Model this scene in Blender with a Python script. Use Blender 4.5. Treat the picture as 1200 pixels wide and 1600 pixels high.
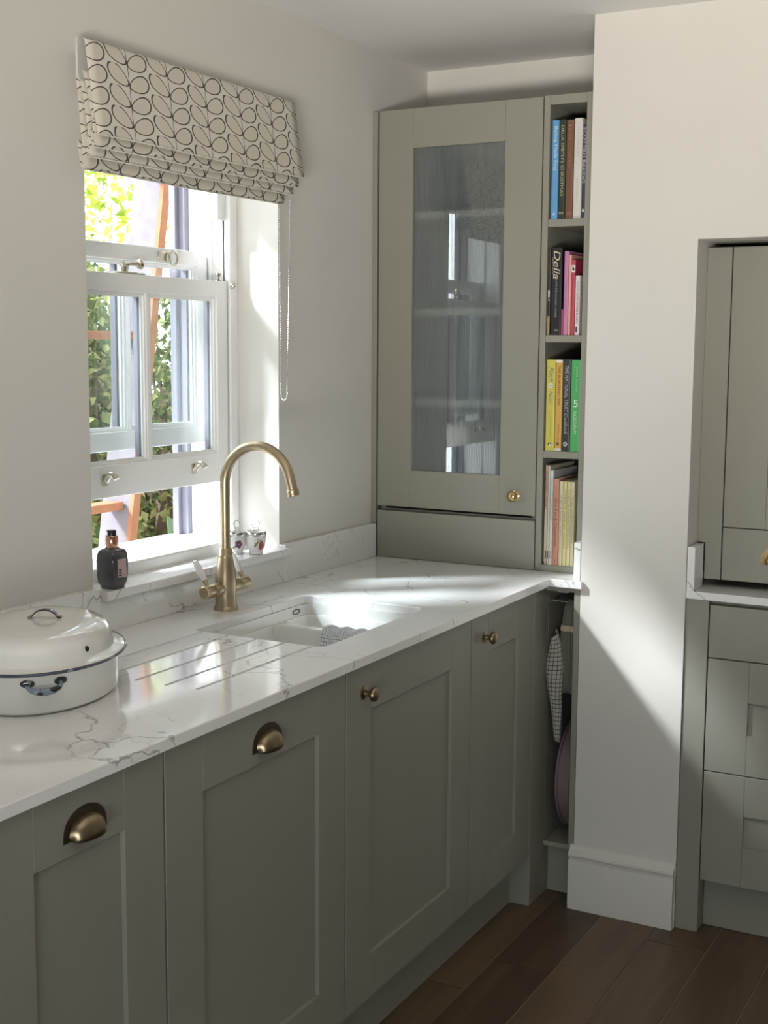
import bpy, bmesh, math, random
from mathutils import Vector, Matrix, noise
random.seed(7)
D = bpy.data
SC = bpy.context.scene
COL = SC.collection
for o in list(D.objects):
    D.objects.remove(o, do_unlink=True)
PI = math.pi

# ------------------------------------------------------------------ camera
cam_d = D.cameras.new('camera')
cam_d.sensor_fit = 'HORIZONTAL'
cam_d.sensor_width = 36.0
cam_d.lens = 36.0 * 2050.03 / 1200.0
cam_d.clip_start = 0.05
cam = D.objects.new('camera', cam_d)
COL.objects.link(cam)
def cam_matrix(loc, yaw, pitch, roll):
    a, b, c = (math.radians(v) for v in (yaw, pitch, roll))
    fw = Vector((-math.sin(a) * math.cos(b), math.cos(a) * math.cos(b), math.sin(b)))
    rt = Vector((math.cos(a), math.sin(a), 0))
    up = rt.cross(fw)
    r2 = rt * math.cos(c) + up * math.sin(c)
    u2 = up * math.cos(c) - rt * math.sin(c)
    m = Matrix((r2, u2, -fw)).transposed().to_4x4()
    m.translation = Vector(loc)
    return m
cam.matrix_world = cam_matrix((1.8906, -2.2714, 1.5445), 28.3855, -7.1897, 0.3695)
SC.camera = cam

# ------------------------------------------------------------------ world, sun, lights, exposure
SC.view_settings.view_transform = 'Standard'
SC.view_settings.look = 'None'
SC.view_settings.gamma = 1.0
SC.view_settings.use_curve_mapping = False
SC.view_settings.exposure = 0.55

world = D.worlds.new('sky')
SC.world = world
world.use_nodes = True
wn = world.node_tree
wn.nodes.clear()
wo = wn.nodes.new('ShaderNodeOutputWorld')
wb = wn.nodes.new('ShaderNodeBackground')
sky = wn.nodes.new('ShaderNodeTexSky')
sky.sky_type = 'HOSEK_WILKIE'
sky.turbidity = 6.0
sky.ground_albedo = 0.4
sky.sun_direction = Vector((-1.25, -1.0, 1.4)).normalized()
mixw = wn.nodes.new('ShaderNodeMix')
mixw.data_type = 'RGBA'
mixw.inputs[0].default_value = 0.75
mixw.inputs[7].default_value = (0.84, 0.92, 1.0, 1)
wn.links.new(sky.outputs[0], mixw.inputs[6])
wn.links.new(mixw.outputs[2], wb.inputs[0])
wb.inputs[1].default_value = 5.5
wn.links.new(wb.outputs[0], wo.inputs[0])

def lamp(name, kind, energy, color, loc, direction, **kw):
    l = D.lights.new(name, kind)
    l.energy = energy
    l.color = color
    for k, v in kw.items():
        setattr(l, k, v)
    o = D.objects.new(name, l)
    o.location = loc
    o.rotation_euler = Vector(direction).to_track_quat('-Z', 'Y').to_euler()
    COL.objects.link(o)
    return o
# hazy sun over the garden
lamp('sun', 'SUN', 8.0, (0.90, 0.95, 1.0), (-4, -3, 5), (1.25, 1.0, -1.34), angle=math.radians(7))
# added fill lamp low behind the camera, aimed up into the room
lamp('rear_fill', 'AREA', 17.0, (1.0, 0.93, 0.84), (2.2, -3.64, 0.74), (-0.25, 1, 0.58), shape='RECTANGLE', size=1.5, size_y=0.4, spread=math.radians(64))

# ------------------------------------------------------------------ materials
def mat(name):
    m = D.materials.new(name)
    m.use_nodes = True
    nt = m.node_tree
    return m, nt, nt.nodes['Principled BSDF']
def N(nt, t, **kw):
    n = nt.nodes.new(t)
    for k, v in kw.items():
        setattr(n, k, v)
    return n
def math_n(nt, op, a, b=None, c=None):
    n = nt.nodes.new('ShaderNodeMath')
    n.operation = op
    for i, v in enumerate((a, b, c)):
        if v is None: continue
        if isinstance(v, (int, float)): n.inputs[i].default_value = v
        else: nt.links.new(v, n.inputs[i])
    return n.outputs[0]
def mixc(nt, fac, a, b):
    n = nt.nodes.new('ShaderNodeMix')
    n.data_type = 'RGBA'
    for i, v in ((0, fac), (6, a), (7, b)):
        if isinstance(v, (int, float)): n.inputs[i].default_value = v
        elif isinstance(v, tuple): n.inputs[i].default_value = (*v[:3], 1)
        else: nt.links.new(v, n.inputs[i])
    return n.outputs[2]
def pm(name, color, rough=0.5, metal=0.0, var=0.06, scale=6.0, bump=0.0, bscale=200.0, spec=0.5, coat=0.0, **kw):
    m, nt, p = mat(name)
    tc = N(nt, 'ShaderNodeTexCoord')
    nz = N(nt, 'ShaderNodeTexNoise')
    nz.inputs['Scale'].default_value = scale
    nz.inputs['Detail'].default_value = 4
    nt.links.new(tc.outputs['Object'], nz.inputs['Vector'])
    lo = tuple(c * (1 - var) for c in color)
    hi = tuple(min(1, c * (1 + var)) for c in color)
    nt.links.new(mixc(nt, nz.outputs[0], lo, hi), p.inputs['Base Color'])
    p.inputs['Roughness'].default_value = rough
    p.inputs['Metallic'].default_value = metal
    p.inputs['Specular IOR Level'].default_value = spec
    p.inputs['Coat Weight'].default_value = coat
    if bump > 0:
        n2 = N(nt, 'ShaderNodeTexNoise')
        n2.inputs['Scale'].default_value = bscale
        n2.inputs['Detail'].default_value = 2
        nt.links.new(tc.outputs['Object'], n2.inputs['Vector'])
        b = N(nt, 'ShaderNodeBump')
        b.inputs['Strength'].default_value = bump
        b.inputs['Distance'].default_value = 0.002
        nt.links.new(n2.outputs[0], b.inputs['Height'])
        nt.links.new(b.outputs[0], p.inputs['Normal'])
    return m

M = {}
M['wall'] = pm('wall_paint', (0.71, 0.69, 0.642), 0.85, var=0.02, bump=0.08, bscale=140)
M['ceiling'] = pm('ceiling_paint', (0.78, 0.77, 0.74), 0.9, var=0.02)
M['skirting'] = pm('skirting_paint', (0.72, 0.70, 0.65), 0.4, var=0.02)
M['sage'] = pm('sage_paint', (0.295, 0.288, 0.238), 0.42, var=0.04, bump=0.05, bscale=260)
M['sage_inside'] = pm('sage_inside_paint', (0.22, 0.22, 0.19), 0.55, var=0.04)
M['shelf_light'] = pm('pale_shelf', (0.78, 0.76, 0.68), 0.5, var=0.03)
M['white_gloss'] = pm('white_joinery_paint', (0.92, 0.92, 0.91), 0.3, var=0.015)
M['brass'] = pm('aged_brass', (0.50, 0.41, 0.275), 0.36, 1.0, var=0.18, scale=40)
M['flange'] = pm('dark_bronze', (0.13, 0.11, 0.085), 0.4, 1.0, var=0.2, scale=50)
M['brass_dark'] = pm('antique_brass', (0.33, 0.26, 0.165), 0.34, 1.0, var=0.25, scale=50)
M['knob_gold'] = pm('polished_gold', (0.55, 0.40, 0.20), 0.2, 1.0, var=0.1, scale=50)
M['chrome'] = pm('chrome', (0.72, 0.71, 0.69), 0.16, 1.0, var=0.05)
M['nickel'] = pm('warm_nickel', (0.62, 0.58, 0.49), 0.25, 1.0, var=0.08)
M['porcelain'] = pm('porcelain', (0.83, 0.82, 0.80), 0.12, var=0.02, coat=0.3)
M['sink'] = pm('sink_ceramic', (0.80, 0.80, 0.77), 0.15, var=0.02, coat=0.4)
M['dark_gap'] = pm('dark_joint', (0.02, 0.02, 0.018), 0.9)
M['grout'] = pm('brown_grout', (0.30, 0.25, 0.19), 0.9)
M['plug'] = pm('dark_grey_print', (0.12, 0.12, 0.12), 0.5)
M['black_plastic'] = pm('black_plastic', (0.015, 0.015, 0.017), 0.3)
M['copper'] = pm('rose_copper', (0.80, 0.45, 0.33), 0.18, 1.0, var=0.05)
M['bottle'] = pm('smoky_bottle', (0.065, 0.066, 0.070), 0.08, var=0.2, coat=0.5)
M['pink_label'] = pm('pale_pink_label', (0.62, 0.45, 0.47), 0.5)
M['paper'] = pm('paper', (0.72, 0.68, 0.58), 0.9, var=0.08, scale=90)
M['bead'] = pm('steel_bead', (0.60, 0.58, 0.54), 0.3, 1.0)
M['plastic_white'] = pm('white_plastic', (0.62, 0.61, 0.58), 0.4)
M['tray'] = pm('mauve_tray', (0.23, 0.16, 0.16), 0.45, var=0.08)
M['tray_dark'] = pm('dark_tray_face', (0.10, 0.07, 0.065), 0.5, var=0.1)
M['green_towel'] = pm('sage_towel_cloth', (0.15, 0.165, 0.125), 0.95, var=0.1, scale=60, bump=0.5, bscale=900)
M['beige_band'] = pm('beige_band_cloth', (0.48, 0.40, 0.29), 0.95, var=0.1, scale=80)
M['timber_pale'] = pm('weathered_timber', (0.165, 0.148, 0.165), 0.8, var=0.3, scale=18)
M['timber_orange'] = pm('orange_timber', (0.29, 0.125, 0.06), 0.75, var=0.3, scale=20)
M['soil'] = pm('garden_soil', (0.16, 0.13, 0.09), 0.95, var=0.4, scale=8)
M['bounce_paving'] = pm('pale_bounce_paving', (0.76, 0.74, 0.70), 0.8, var=0.08, scale=5)
M['stem'] = pm('woody_stem', (0.13, 0.09, 0.06), 0.9, var=0.3, scale=20)
M['brick'] = pm('outside_render', (0.55, 0.52, 0.47), 0.9, var=0.1)
M['purple'] = pm('purple_print', (0.16, 0.06, 0.13), 0.3, var=0.3, scale=200)
M['fruit'] = pm('red_fruit_print', (0.36, 0.09, 0.07), 0.3, var=0.3, scale=120)
M['leafprint'] = pm('khaki_leaf_print', (0.30, 0.27, 0.14), 0.3, var=0.3, scale=160)
M['outer_shade'] = pm('lavender_grey_outside_shade', (0.20, 0.195, 0.235), 0.5)  # grey that paints shade into the outside linings and beads
M['fold_glow'] = pm('pale_fold_glow', (0.80, 0.78, 0.72), 0.9)
M['chip'] = pm('chipped_enamel', (0.012, 0.012, 0.016), 0.5)
M['gold_line'] = pm('gold_rim', (0.5, 0.38, 0.2), 0.3, 1.0)

def quartz():
    m, nt, p = mat('veined_quartz')
    geo = N(nt, 'ShaderNodeNewGeometry')
    n1 = N(nt, 'ShaderNodeTexNoise'); n1.inputs['Scale'].default_value = 2.6; n1.inputs['Detail'].default_value = 6
    nt.links.new(geo.outputs['Position'], n1.inputs['Vector'])
    vm = N(nt, 'ShaderNodeVectorMath', operation='MULTIPLY_ADD')
    nt.links.new(n1.outputs['Color'], vm.inputs[0])
    vm.inputs[1].default_value = (0.55, 0.55, 0.55)
    nt.links.new(geo.outputs['Position'], vm.inputs[2])
    def veins(scale, w, off):
        add = N(nt, 'ShaderNodeVectorMath', operation='ADD')
        nt.links.new(vm.outputs[0], add.inputs[0]); add.inputs[1].default_value = off
        v = N(nt, 'ShaderNodeTexVoronoi', feature='DISTANCE_TO_EDGE')
        v.inputs['Scale'].default_value = scale
        nt.links.new(add.outputs[0], v.inputs['Vector'])
        r = N(nt, 'ShaderNodeMapRange', interpolation_type='SMOOTHSTEP')
        r.inputs[1].default_value = 0; r.inputs[2].default_value = w
        r.inputs[3].default_value = 1; r.inputs[4].default_value = 0
        nt.links.new(v.outputs['Distance'], r.inputs[0])
        return r.outputs[0]
    mk = N(nt, 'ShaderNodeTexNoise'); mk.inputs['Scale'].default_value = 4.5; mk.inputs['Detail'].default_value = 3
    nt.links.new(geo.outputs['Position'], mk.inputs['Vector'])
    mr = N(nt, 'ShaderNodeMapRange', interpolation_type='SMOOTHSTEP')
    mr.inputs[1].default_value = 0.40; mr.inputs[2].default_value = 0.54
    nt.links.new(mk.outputs[0], mr.inputs[0])
    va = math_n(nt, 'MULTIPLY', veins(3.0, 0.011, (0.3, 0.1, 0.7)), mr.outputs[0])
    vb = math_n(nt, 'MULTIPLY', veins(5.2, 0.010, (1.3, 2.1, 0.2)), 0.30)
    fac = math_n(nt, 'MINIMUM', math_n(nt, 'ADD', math_n(nt, 'MULTIPLY', va, 0.75), math_n(nt, 'MULTIPLY', vb, mr.outputs[0])), 1.0)
    sp = N(nt, 'ShaderNodeTexNoise'); sp.inputs['Scale'].default_value = 9; sp.inputs['Detail'].default_value = 8
    nt.links.new(geo.outputs['Position'], sp.inputs['Vector'])
    base = mixc(nt, sp.outputs[0], (0.82, 0.82, 0.815), (0.89, 0.89, 0.885))
    nt.links.new(mixc(nt, fac, base, (0.27, 0.25, 0.235)), p.inputs['Base Color'])
    p.inputs['Roughness'].default_value = 0.09
    p.inputs['Specular IOR Level'].default_value = 0.75
    return m
M['quartz'] = quartz()

def enamel(name, color, chip=0.72, chipcol=(0.012, 0.012, 0.018), scale=14):
    m, nt, p = mat(name)
    tc = N(nt, 'ShaderNodeTexCoord')
    n1 = N(nt, 'ShaderNodeTexNoise'); n1.inputs['Scale'].default_value = scale; n1.inputs['Detail'].default_value = 5
    nt.links.new(tc.outputs['Object'], n1.inputs['Vector'])
    r = N(nt, 'ShaderNodeMapRange'); r.inputs[1].default_value = chip; r.inputs[2].default_value = chip + 0.01
    nt.links.new(n1.outputs[0], r.inputs[0])
    nt.links.new(mixc(nt, r.outputs[0], color, chipcol), p.inputs['Base Color'])
    p.inputs['Roughness'].default_value = 0.12
    p.inputs['Coat Weight'].default_value = 0.5
    return m
M['enamel'] = enamel('white_enamel', (0.84, 0.84, 0.81), 0.86)
M['enamel_rim'] = enamel('blue_black_enamel_rim', (0.05, 0.065, 0.10), 0.60, (0.22, 0.27, 0.32), 30)
M['enamel_blue'] = enamel('worn_blue_enamel', (0.20, 0.27, 0.34), 0.56, (0.012, 0.012, 0.016), 45)
M['enamel_dark'] = enamel('worn_dark_enamel', (0.03, 0.035, 0.045), 0.6, (0.3, 0.3, 0.3), 45)

def glass_mat(name, ior=1.5, tint=(0.96, 0.98, 0.98)):
    m = D.materials.new(name); m.use_nodes = True
    nt = m.node_tree; nt.nodes.clear()
    out = N(nt, 'ShaderNodeOutputMaterial')
    mx = N(nt, 'ShaderNodeMixShader')
    fr = N(nt, 'ShaderNodeFresnel')
    gb = N(nt, 'ShaderNodeNewGeometry')     # the node inverts the index on back faces: undo it, the pane is thin
    nt.links.new(math_n(nt, 'ADD', ior, math_n(nt, 'MULTIPLY', gb.outputs['Backfacing'], 1.0 / ior - ior)), fr.inputs[0])
    tr = N(nt, 'ShaderNodeBsdfTransparent'); tr.inputs[0].default_value = (*tint, 1)
    gl = N(nt, 'ShaderNodeBsdfGlossy'); gl.inputs['Roughness'].default_value = 0.0
    nt.links.new(fr.outputs[0], mx.inputs[0])
    nt.links.new(tr.outputs[0], mx.inputs[1]); nt.links.new(gl.outputs[0], mx.inputs[2])
    nt.links.new(mx.outputs[0], out.inputs[0])
    return m
M['glass'] = glass_mat('window_glass')
M['front_glass'] = glass_mat('cabinet_front_glass', 1.95)
def reeded():
    m = D.materials.new('reeded_glass'); m.use_nodes = True
    nt = m.node_tree; nt.nodes.clear()
    out = N(nt, 'ShaderNodeOutputMaterial')
    tr = N(nt, 'ShaderNodeBsdfTransparent'); tr.inputs[0].default_value = (0.82, 0.85, 0.86, 1)
    df = N(nt, 'ShaderNodeBsdfDiffuse'); df.inputs[0].default_value = (0.33, 0.345, 0.355, 1)
    m1 = N(nt, 'ShaderNodeMixShader'); m1.inputs[0].default_value = 0.5
    nt.links.new(tr.outputs[0], m1.inputs[1]); nt.links.new(df.outputs[0], m1.inputs[2])
    nt.links.new(m1.outputs[0], out.inputs[0])
    return m
M['reeded'] = reeded()

def floor_mat():
    m, nt, p = mat('oak_plank')
    oi = N(nt, 'ShaderNodeObjectInfo')
    tc = N(nt, 'ShaderNodeTexCoord')
    mp = N(nt, 'ShaderNodeMapping'); mp.inputs['Scale'].default_value = (14, 1.6, 14)
    nt.links.new(tc.outputs['Object'], mp.inputs[0])
    ad = N(nt, 'ShaderNodeVectorMath', operation='ADD')
    cmb = N(nt, 'ShaderNodeCombineXYZ')
    nt.links.new(math_n(nt, 'MULTIPLY', oi.outputs['Random'], 37.0), cmb.inputs[1])
    nt.links.new(mp.outputs[0], ad.inputs[0]); nt.links.new(cmb.outputs[0], ad.inputs[1])
    n1 = N(nt, 'ShaderNodeTexNoise'); n1.inputs['Scale'].default_value = 1.0; n1.inputs['Detail'].default_value = 8; n1.inputs['Distortion'].default_value = 0.6
    nt.links.new(ad.outputs[0], n1.inputs['Vector'])
    t = math_n(nt, 'ADD', math_n(nt, 'MULTIPLY', n1.outputs[0], 0.75), math_n(nt, 'MULTIPLY', oi.outputs['Random'], 0.35))
    cr = N(nt, 'ShaderNodeValToRGB')
    e = cr.color_ramp.elements
    e[0].position = 0.28; e[0].color = (0.050, 0.030, 0.016, 1)
    e[1].position = 0.80; e[1].color = (0.175, 0.112, 0.062, 1)
    nt.links.new(t, cr.inputs[0]); nt.links.new(cr.outputs[0], p.inputs['Base Color'])
    p.inputs['Roughness'].default_value = 0.42
    return m
M['plank'] = floor_mat()

def leaf_mat(name, c0, c1, c2):
    m = D.materials.new(name); m.use_nodes = True
    nt = m.node_tree; nt.nodes.clear()
    out = N(nt, 'ShaderNodeOutputMaterial')
    g = N(nt, 'ShaderNodeNewGeometry')
    cr = N(nt, 'ShaderNodeValToRGB')
    e = cr.color_ramp.elements
    e[0].position = 0.0; e[0].color = (*c0, 1)
    e[1].position = 1.0; e[1].color = (*c2, 1)
    q = e.new(0.5); q.color = (*c1, 1)
    nt.links.new(g.outputs['Random Per Island'], cr.inputs[0])
    d = N(nt, 'ShaderNodeBsdfDiffuse'); t = N(nt, 'ShaderNodeBsdfTranslucent')
    nt.links.new(cr.outputs[0], d.inputs[0]); nt.links.new(cr.outputs[0], t.inputs[0])
    mx = N(nt, 'ShaderNodeMixShader'); mx.inputs[0].default_value = 0.4
    nt.links.new(d.outputs[0], mx.inputs[1]); nt.links.new(t.outputs[0], mx.inputs[2])
    nt.links.new(mx.outputs[0], out.inputs[0])
    return m
M['leaf_a'] = leaf_mat('mixed_hedge_leaves', (0.08, 0.12, 0.05), (0.20, 0.24, 0.10), (0.46, 0.43, 0.20))
M['leaf_b'] = leaf_mat('bright_tree_leaves', (0.14, 0.20, 0.03), (0.30, 0.36, 0.05), (0.48, 0.50, 0.10))
M['leaf_c'] = leaf_mat('blue_green_leaves', (0.12, 0.20, 0.13), (0.18, 0.28, 0.18), (0.26, 0.36, 0.24))

def blind_fabric():
    m, nt, p = mat('leaf_stem_print_fabric')
    uv = N(nt, 'ShaderNodeUVMap')
    sx = N(nt, 'ShaderNodeSeparateXYZ'); nt.links.new(uv.outputs[0], sx.inputs[0])
    u, v = sx.outputs[0], sx.outputs[1]
    P, Q = 0.1365, 0.0449
    u = math_n(nt, 'ADD', u, math_n(nt, 'MULTIPLY', math_n(nt, 'SINE', math_n(nt, 'MULTIPLY', v, 26.0)), 0.0025))
    def rep(x, per, off):
        t = math_n(nt, 'DIVIDE', math_n(nt, 'SUBTRACT', x, off), per)
        return math_n(nt, 'MULTIPLY', math_n(nt, 'SUBTRACT', math_n(nt, 'FRACT', math_n(nt, 'ADD', t, 100.5)), 0.5), per)
    def leaf(cu, cv, ang, A, B):
        a = rep(u, P, cu); b = rep(v, Q, cv)
        ca, sa = math.cos(ang), math.sin(ang)
        x = math_n(nt, 'ADD', math_n(nt, 'MULTIPLY', a, ca), math_n(nt, 'MULTIPLY', b, sa))
        y = math_n(nt, 'SUBTRACT', math_n(nt, 'MULTIPLY', b, ca), math_n(nt, 'MULTIPLY', a, sa))
        # teardrop: narrower towards the stem end (x = -A)
        bb = math_n(nt, 'MULTIPLY', math_n(nt, 'ADD', math_n(nt, 'MULTIPLY', x, 0.24 / A), 0.97), B)
        ex = math_n(nt, 'POWER', math_n(nt, 'ABSOLUTE', math_n(nt, 'DIVIDE', x, A)), 2.0)
        ey = math_n(nt, 'POWER', math_n(nt, 'ABSOLUTE', math_n(nt, 'DIVIDE', y, bb)), 2.0)
        r = math_n(nt, 'SQRT', math_n(nt, 'ADD', ex, ey))
        d = math_n(nt, 'ABSOLUTE', math_n(nt, 'SUBTRACT', r, 1.0))
        line = math_n(nt, 'LESS_THAN', d, 0.0017 / B * 0.72)
        inside = math_n(nt, 'LESS_THAN', r, 1.0)
        return line, inside
    u0 = -0.018
    nv_ = -0.034
    l1, i1 = leaf(u0 - 0.0335, nv_ + 0.0165, math.radians(152), 0.0345, 0.0178)
    l2, i2 = leaf(u0 + 0.0330, nv_ + 0.0052, math.radians(15), 0.0328, 0.0178)
    st = math_n(nt, 'LESS_THAN', math_n(nt, 'ABSOLUTE', rep(u, P, u0)), 0.0010)
    line = math_n(nt, 'MAXIMUM', math_n(nt, 'MAXIMUM', l1, l2), st)
    ins = math_n(nt, 'MAXIMUM', i1, i2)
    wv = N(nt, 'ShaderNodeTexNoise'); wv.inputs['Scale'].default_value = 500
    nt.links.new(uv.outputs[0], wv.inputs['Vector'])
    ground = mixc(nt, wv.outputs[0], (0.66, 0.63, 0.56), (0.76, 0.73, 0.66))
    c = mixc(nt, math_n(nt, 'MULTIPLY', ins, 0.4), ground, (0.60, 0.55, 0.44))
    nt.links.new(mixc(nt, line, c, (0.10, 0.087, 0.073)), p.inputs['Base Color'])
    p.inputs['Roughness'].default_value = 0.95
    p.inputs['Specular IOR Level'].default_value = 0.1
    return m
M['blind'] = blind_fabric()

def check_cloth(name, ground, linec, per, w, rough=0.95):
    m, nt, p = mat(name)
    uv = N(nt, 'ShaderNodeUVMap')
    sx = N(nt, 'ShaderNodeSeparateXYZ'); nt.links.new(uv.outputs[0], sx.inputs[0])
    def ln(x):
        f = math_n(nt, 'FRACT', math_n(nt, 'DIVIDE', math_n(nt, 'ADD', x, 10.0), per))
        return math_n(nt, 'LESS_THAN', f, w)
    fac = math_n(nt, 'MAXIMUM', ln(sx.outputs[0]), ln(sx.outputs[1]))
    nt.links.new(mixc(nt, fac, ground, linec), p.inputs['Base Color'])
    p.inputs['Roughness'].default_value = rough
    return m
M['check'] = check_cloth('black_grid_towel', (0.46, 0.45, 0.40), (0.07, 0.07, 0.07), 0.0125, 0.17)
M['dishcloth'] = check_cloth('grey_line_dishcloth', (0.70, 0.70, 0.70), (0.30, 0.33, 0.37), 0.0065, 0.26)
_cc = {}
def colour(c, rough=0.45):
    k = (c, rough)
    if k not in _cc:
        _cc[k] = pm('book_cloth_%d' % len(_cc), c, rough, var=0.06, scale=60)
    return _cc[k]

# ------------------------------------------------------------------ mesh helpers
def wloc(o):
    v = Vector((0, 0, 0))
    while o is not None:
        v = v + Vector(o.location)
        o = o.parent
    return v
def link(o, parent=None):
    COL.objects.link(o)
    if parent is not None: o.parent = parent
    return o
def empty(name, loc, label, cat, group=None):
    o = D.objects.new(name, None)
    o.location = loc
    o.empty_display_size = 0.05
    COL.objects.link(o)
    tag(o, label, cat, group)
    return o
def tag(o, label=None, cat=None, group=None, kind=None):
    if label: o['label'] = label
    if cat: o['category'] = cat
    if group: o['group'] = group
    if kind: o['kind'] = kind
    return o
def obj(name, bm, m, parent=None, loc=None, smooth=None, angle=38, recalc=True, label=None, kind=None):
    """world-space bmesh -> one mesh object; under a parent it is stored relative to it"""
    if recalc: bmesh.ops.recalc_face_normals(bm, faces=bm.faces)
    org = wloc(parent) if parent is not None else Vector(loc or (0, 0, 0))
    bmesh.ops.translate(bm, verts=bm.verts, vec=-org)
    if smooth is not None:
        lim = math.radians(angle)
        for f in bm.faces: f.smooth = True
        for e in bm.edges:
            if len(e.link_faces) == 2 and e.calc_face_angle(0) > lim: e.smooth = False
    me = D.meshes.new(name)
    bm.to_mesh(me); bm.free()
    me.materials.append(m)
    o = D.objects.new(name, me)
    if parent is None and loc is not None: o.location = loc
    link(o, parent)
    if label: o['label'] = label
    if kind: o['kind'] = kind
    return o
def BM(): return bmesh.new()
def box(bm, x0, x1, y0, y1, z0, z1, bev=0.0, seg=1):
    r = bmesh.ops.create_cube(bm, size=1.0)
    vs = r['verts']
    sx, sy, sz = x1 - x0, y1 - y0, z1 - z0
    for v in vs:
        v.co = Vector(((x0 + x1) / 2 + v.co.x * sx, (y0 + y1) / 2 + v.co.y * sy, (z0 + z1) / 2 + v.co.z * sz))
    if bev > 0:
        es = list({e for v in vs for e in v.link_edges})
        bmesh.ops.bevel(bm, geom=es, offset=min(bev, 0.45 * min(abs(sx), abs(sy), abs(sz))), segments=seg, affect='EDGES', profile=0.5)
def boxo(name, b, m, parent=None, bev=0.001, loc=None, **kw):
    bm = BM(); box(bm, *b, bev=bev)
    return obj(name, bm, m, parent, loc, **kw)
def frame_of(axis):
    a = Vector(axis).normalized()
    t = Vector((0, 0, 1)) if abs(a.z) < 0.9 else Vector((1, 0, 0))
    u = t.cross(a).normalized(); v = a.cross(u)
    return a, u, v
def loft(bm, rings, closed=True, cap0=True, cap1=True):
    vr = [[bm.verts.new(p) for p in r] for r in rings]
    n = len(vr[0])
    for a, b in zip(vr, vr[1:]):
        for i in range(n if closed else n - 1):
            j = (i + 1) % n
            try: bm.faces.new((a[i], a[j], b[j], b[i]))
            except ValueError: pass
    if closed and cap0: bm.faces.new(list(reversed(vr[0])))
    if closed and cap1: bm.faces.new(vr[-1])
    return vr
def lathe(bm, prof, org, axis=(0, 0, 1), seg=32, sx=1.0, sy=1.0, cap0=True, cap1=True, power=None, rot=0.0):
    a, u, v = frame_of(axis)
    if tuple(axis) == (0, 0, 1): u, v = Vector((1, 0, 0)), Vector((0, 1, 0))
    o = Vector(org); rings = []
    for r, h in prof:
        ring = []
        for i in range(seg):
            t = 2 * PI * i / seg + rot
            c, s = math.cos(t), math.sin(t)
            k = 1.0
            if power: k = (abs(c) ** power + abs(s) ** power) ** (-1.0 / power)
            ring.append(o + u * (r * sx * c * k) + v * (r * sy * s * k) + a * h)
        rings.append(ring)
    loft(bm, rings, True, cap0, cap1)
def tube(bm, pts, rad, seg=12, closed=False, caps=True):
    pts = [Vector(p) for p in pts]
    n = len(pts)
    rads = rad if isinstance(rad, (list, tuple)) else [rad] * n
    T = []
    for i in range(n):
        if closed: d = pts[(i + 1) % n] - pts[i - 1]
        else: d = pts[min(i + 1, n - 1)] - pts[max(i - 1, 0)]
        T.append(d.normalized())
    a, u, v = frame_of(T[0])
    rings = []
    for i in range(n):
        if i:
            u = (u - T[i] * u.dot(T[i])).normalized()
        w = T[i].cross(u)
        rings.append([pts[i] + (u * math.cos(2 * PI * k / seg) + w * math.sin(2 * PI * k / seg)) * rads[i] for k in range(seg)])
    if closed: rings.append(rings[0]); 
    loft(bm, rings, True, caps and not closed, caps and not closed)
    if closed: bmesh.ops.remove_doubles(bm, verts=bm.verts, dist=1e-6)
def prism(bm, poly, axis, h0, h1, org=(0, 0, 0)):
    """poly of (a,b) extruded along axis 'x','y' or 'z' between h0 and h1"""
    def mk(p, h):
        if axis == 'x': return Vector((h, p[0], p[1]))
        if axis == 'y': return Vector((p[0], h, p[1]))
        return Vector((p[0], p[1], h))
    loft(bm, [[mk(p, h0) for p in poly], [mk(p, h1) for p in poly]])
def rrect(x0, x1, y0, y1, r, n=5):
    pts = []
    for cx, cy, a0 in ((x1 - r, y1 - r, 0), (x0 + r, y1 - r, 90), (x0 + r, y0 + r, 180), (x1 - r, y0 + r, 270)):
        for i in range(n + 1):
            t = math.radians(a0 + 90 * i / n)
            pts.append((cx + r * math.cos(t), cy + r * math.sin(t)))
    return pts
def uvgrid(name, fn, nu, nv, m, parent, uvf=None, thick=0.0, label=None):
    """grid surface fn(s,t) in world space with metric uvs"""
    bm = BM(); org = wloc(parent)
    lay = bm.loops.layers.uv.new('UVMap')
    V = [[bm.verts.new(Vector(fn(i / nu, j / nv)) - org) for j in range(nv + 1)] for i in range(nu + 1)]
    for i in range(nu):
        for j in range(nv):
            f = bm.faces.new((V[i][j], V[i + 1][j], V[i + 1][j + 1], V[i][j + 1]))
            f.smooth = True
            for l, (a, b) in zip(f.loops, ((i, j), (i + 1, j), (i + 1, j + 1), (i, j + 1))):
                l[lay].uv = uvf(a / nu, b / nv)
    me = D.meshes.new(name); bm.to_mesh(me); bm.free(); me.materials.append(m)
    o = D.objects.new(name, me); link(o, parent)
    if thick:
        md = o.modifiers.new('thickness', 'SOLIDIFY'); md.thickness = thick; md.offset = 0
    if label: o['label'] = label
    return o
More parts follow.
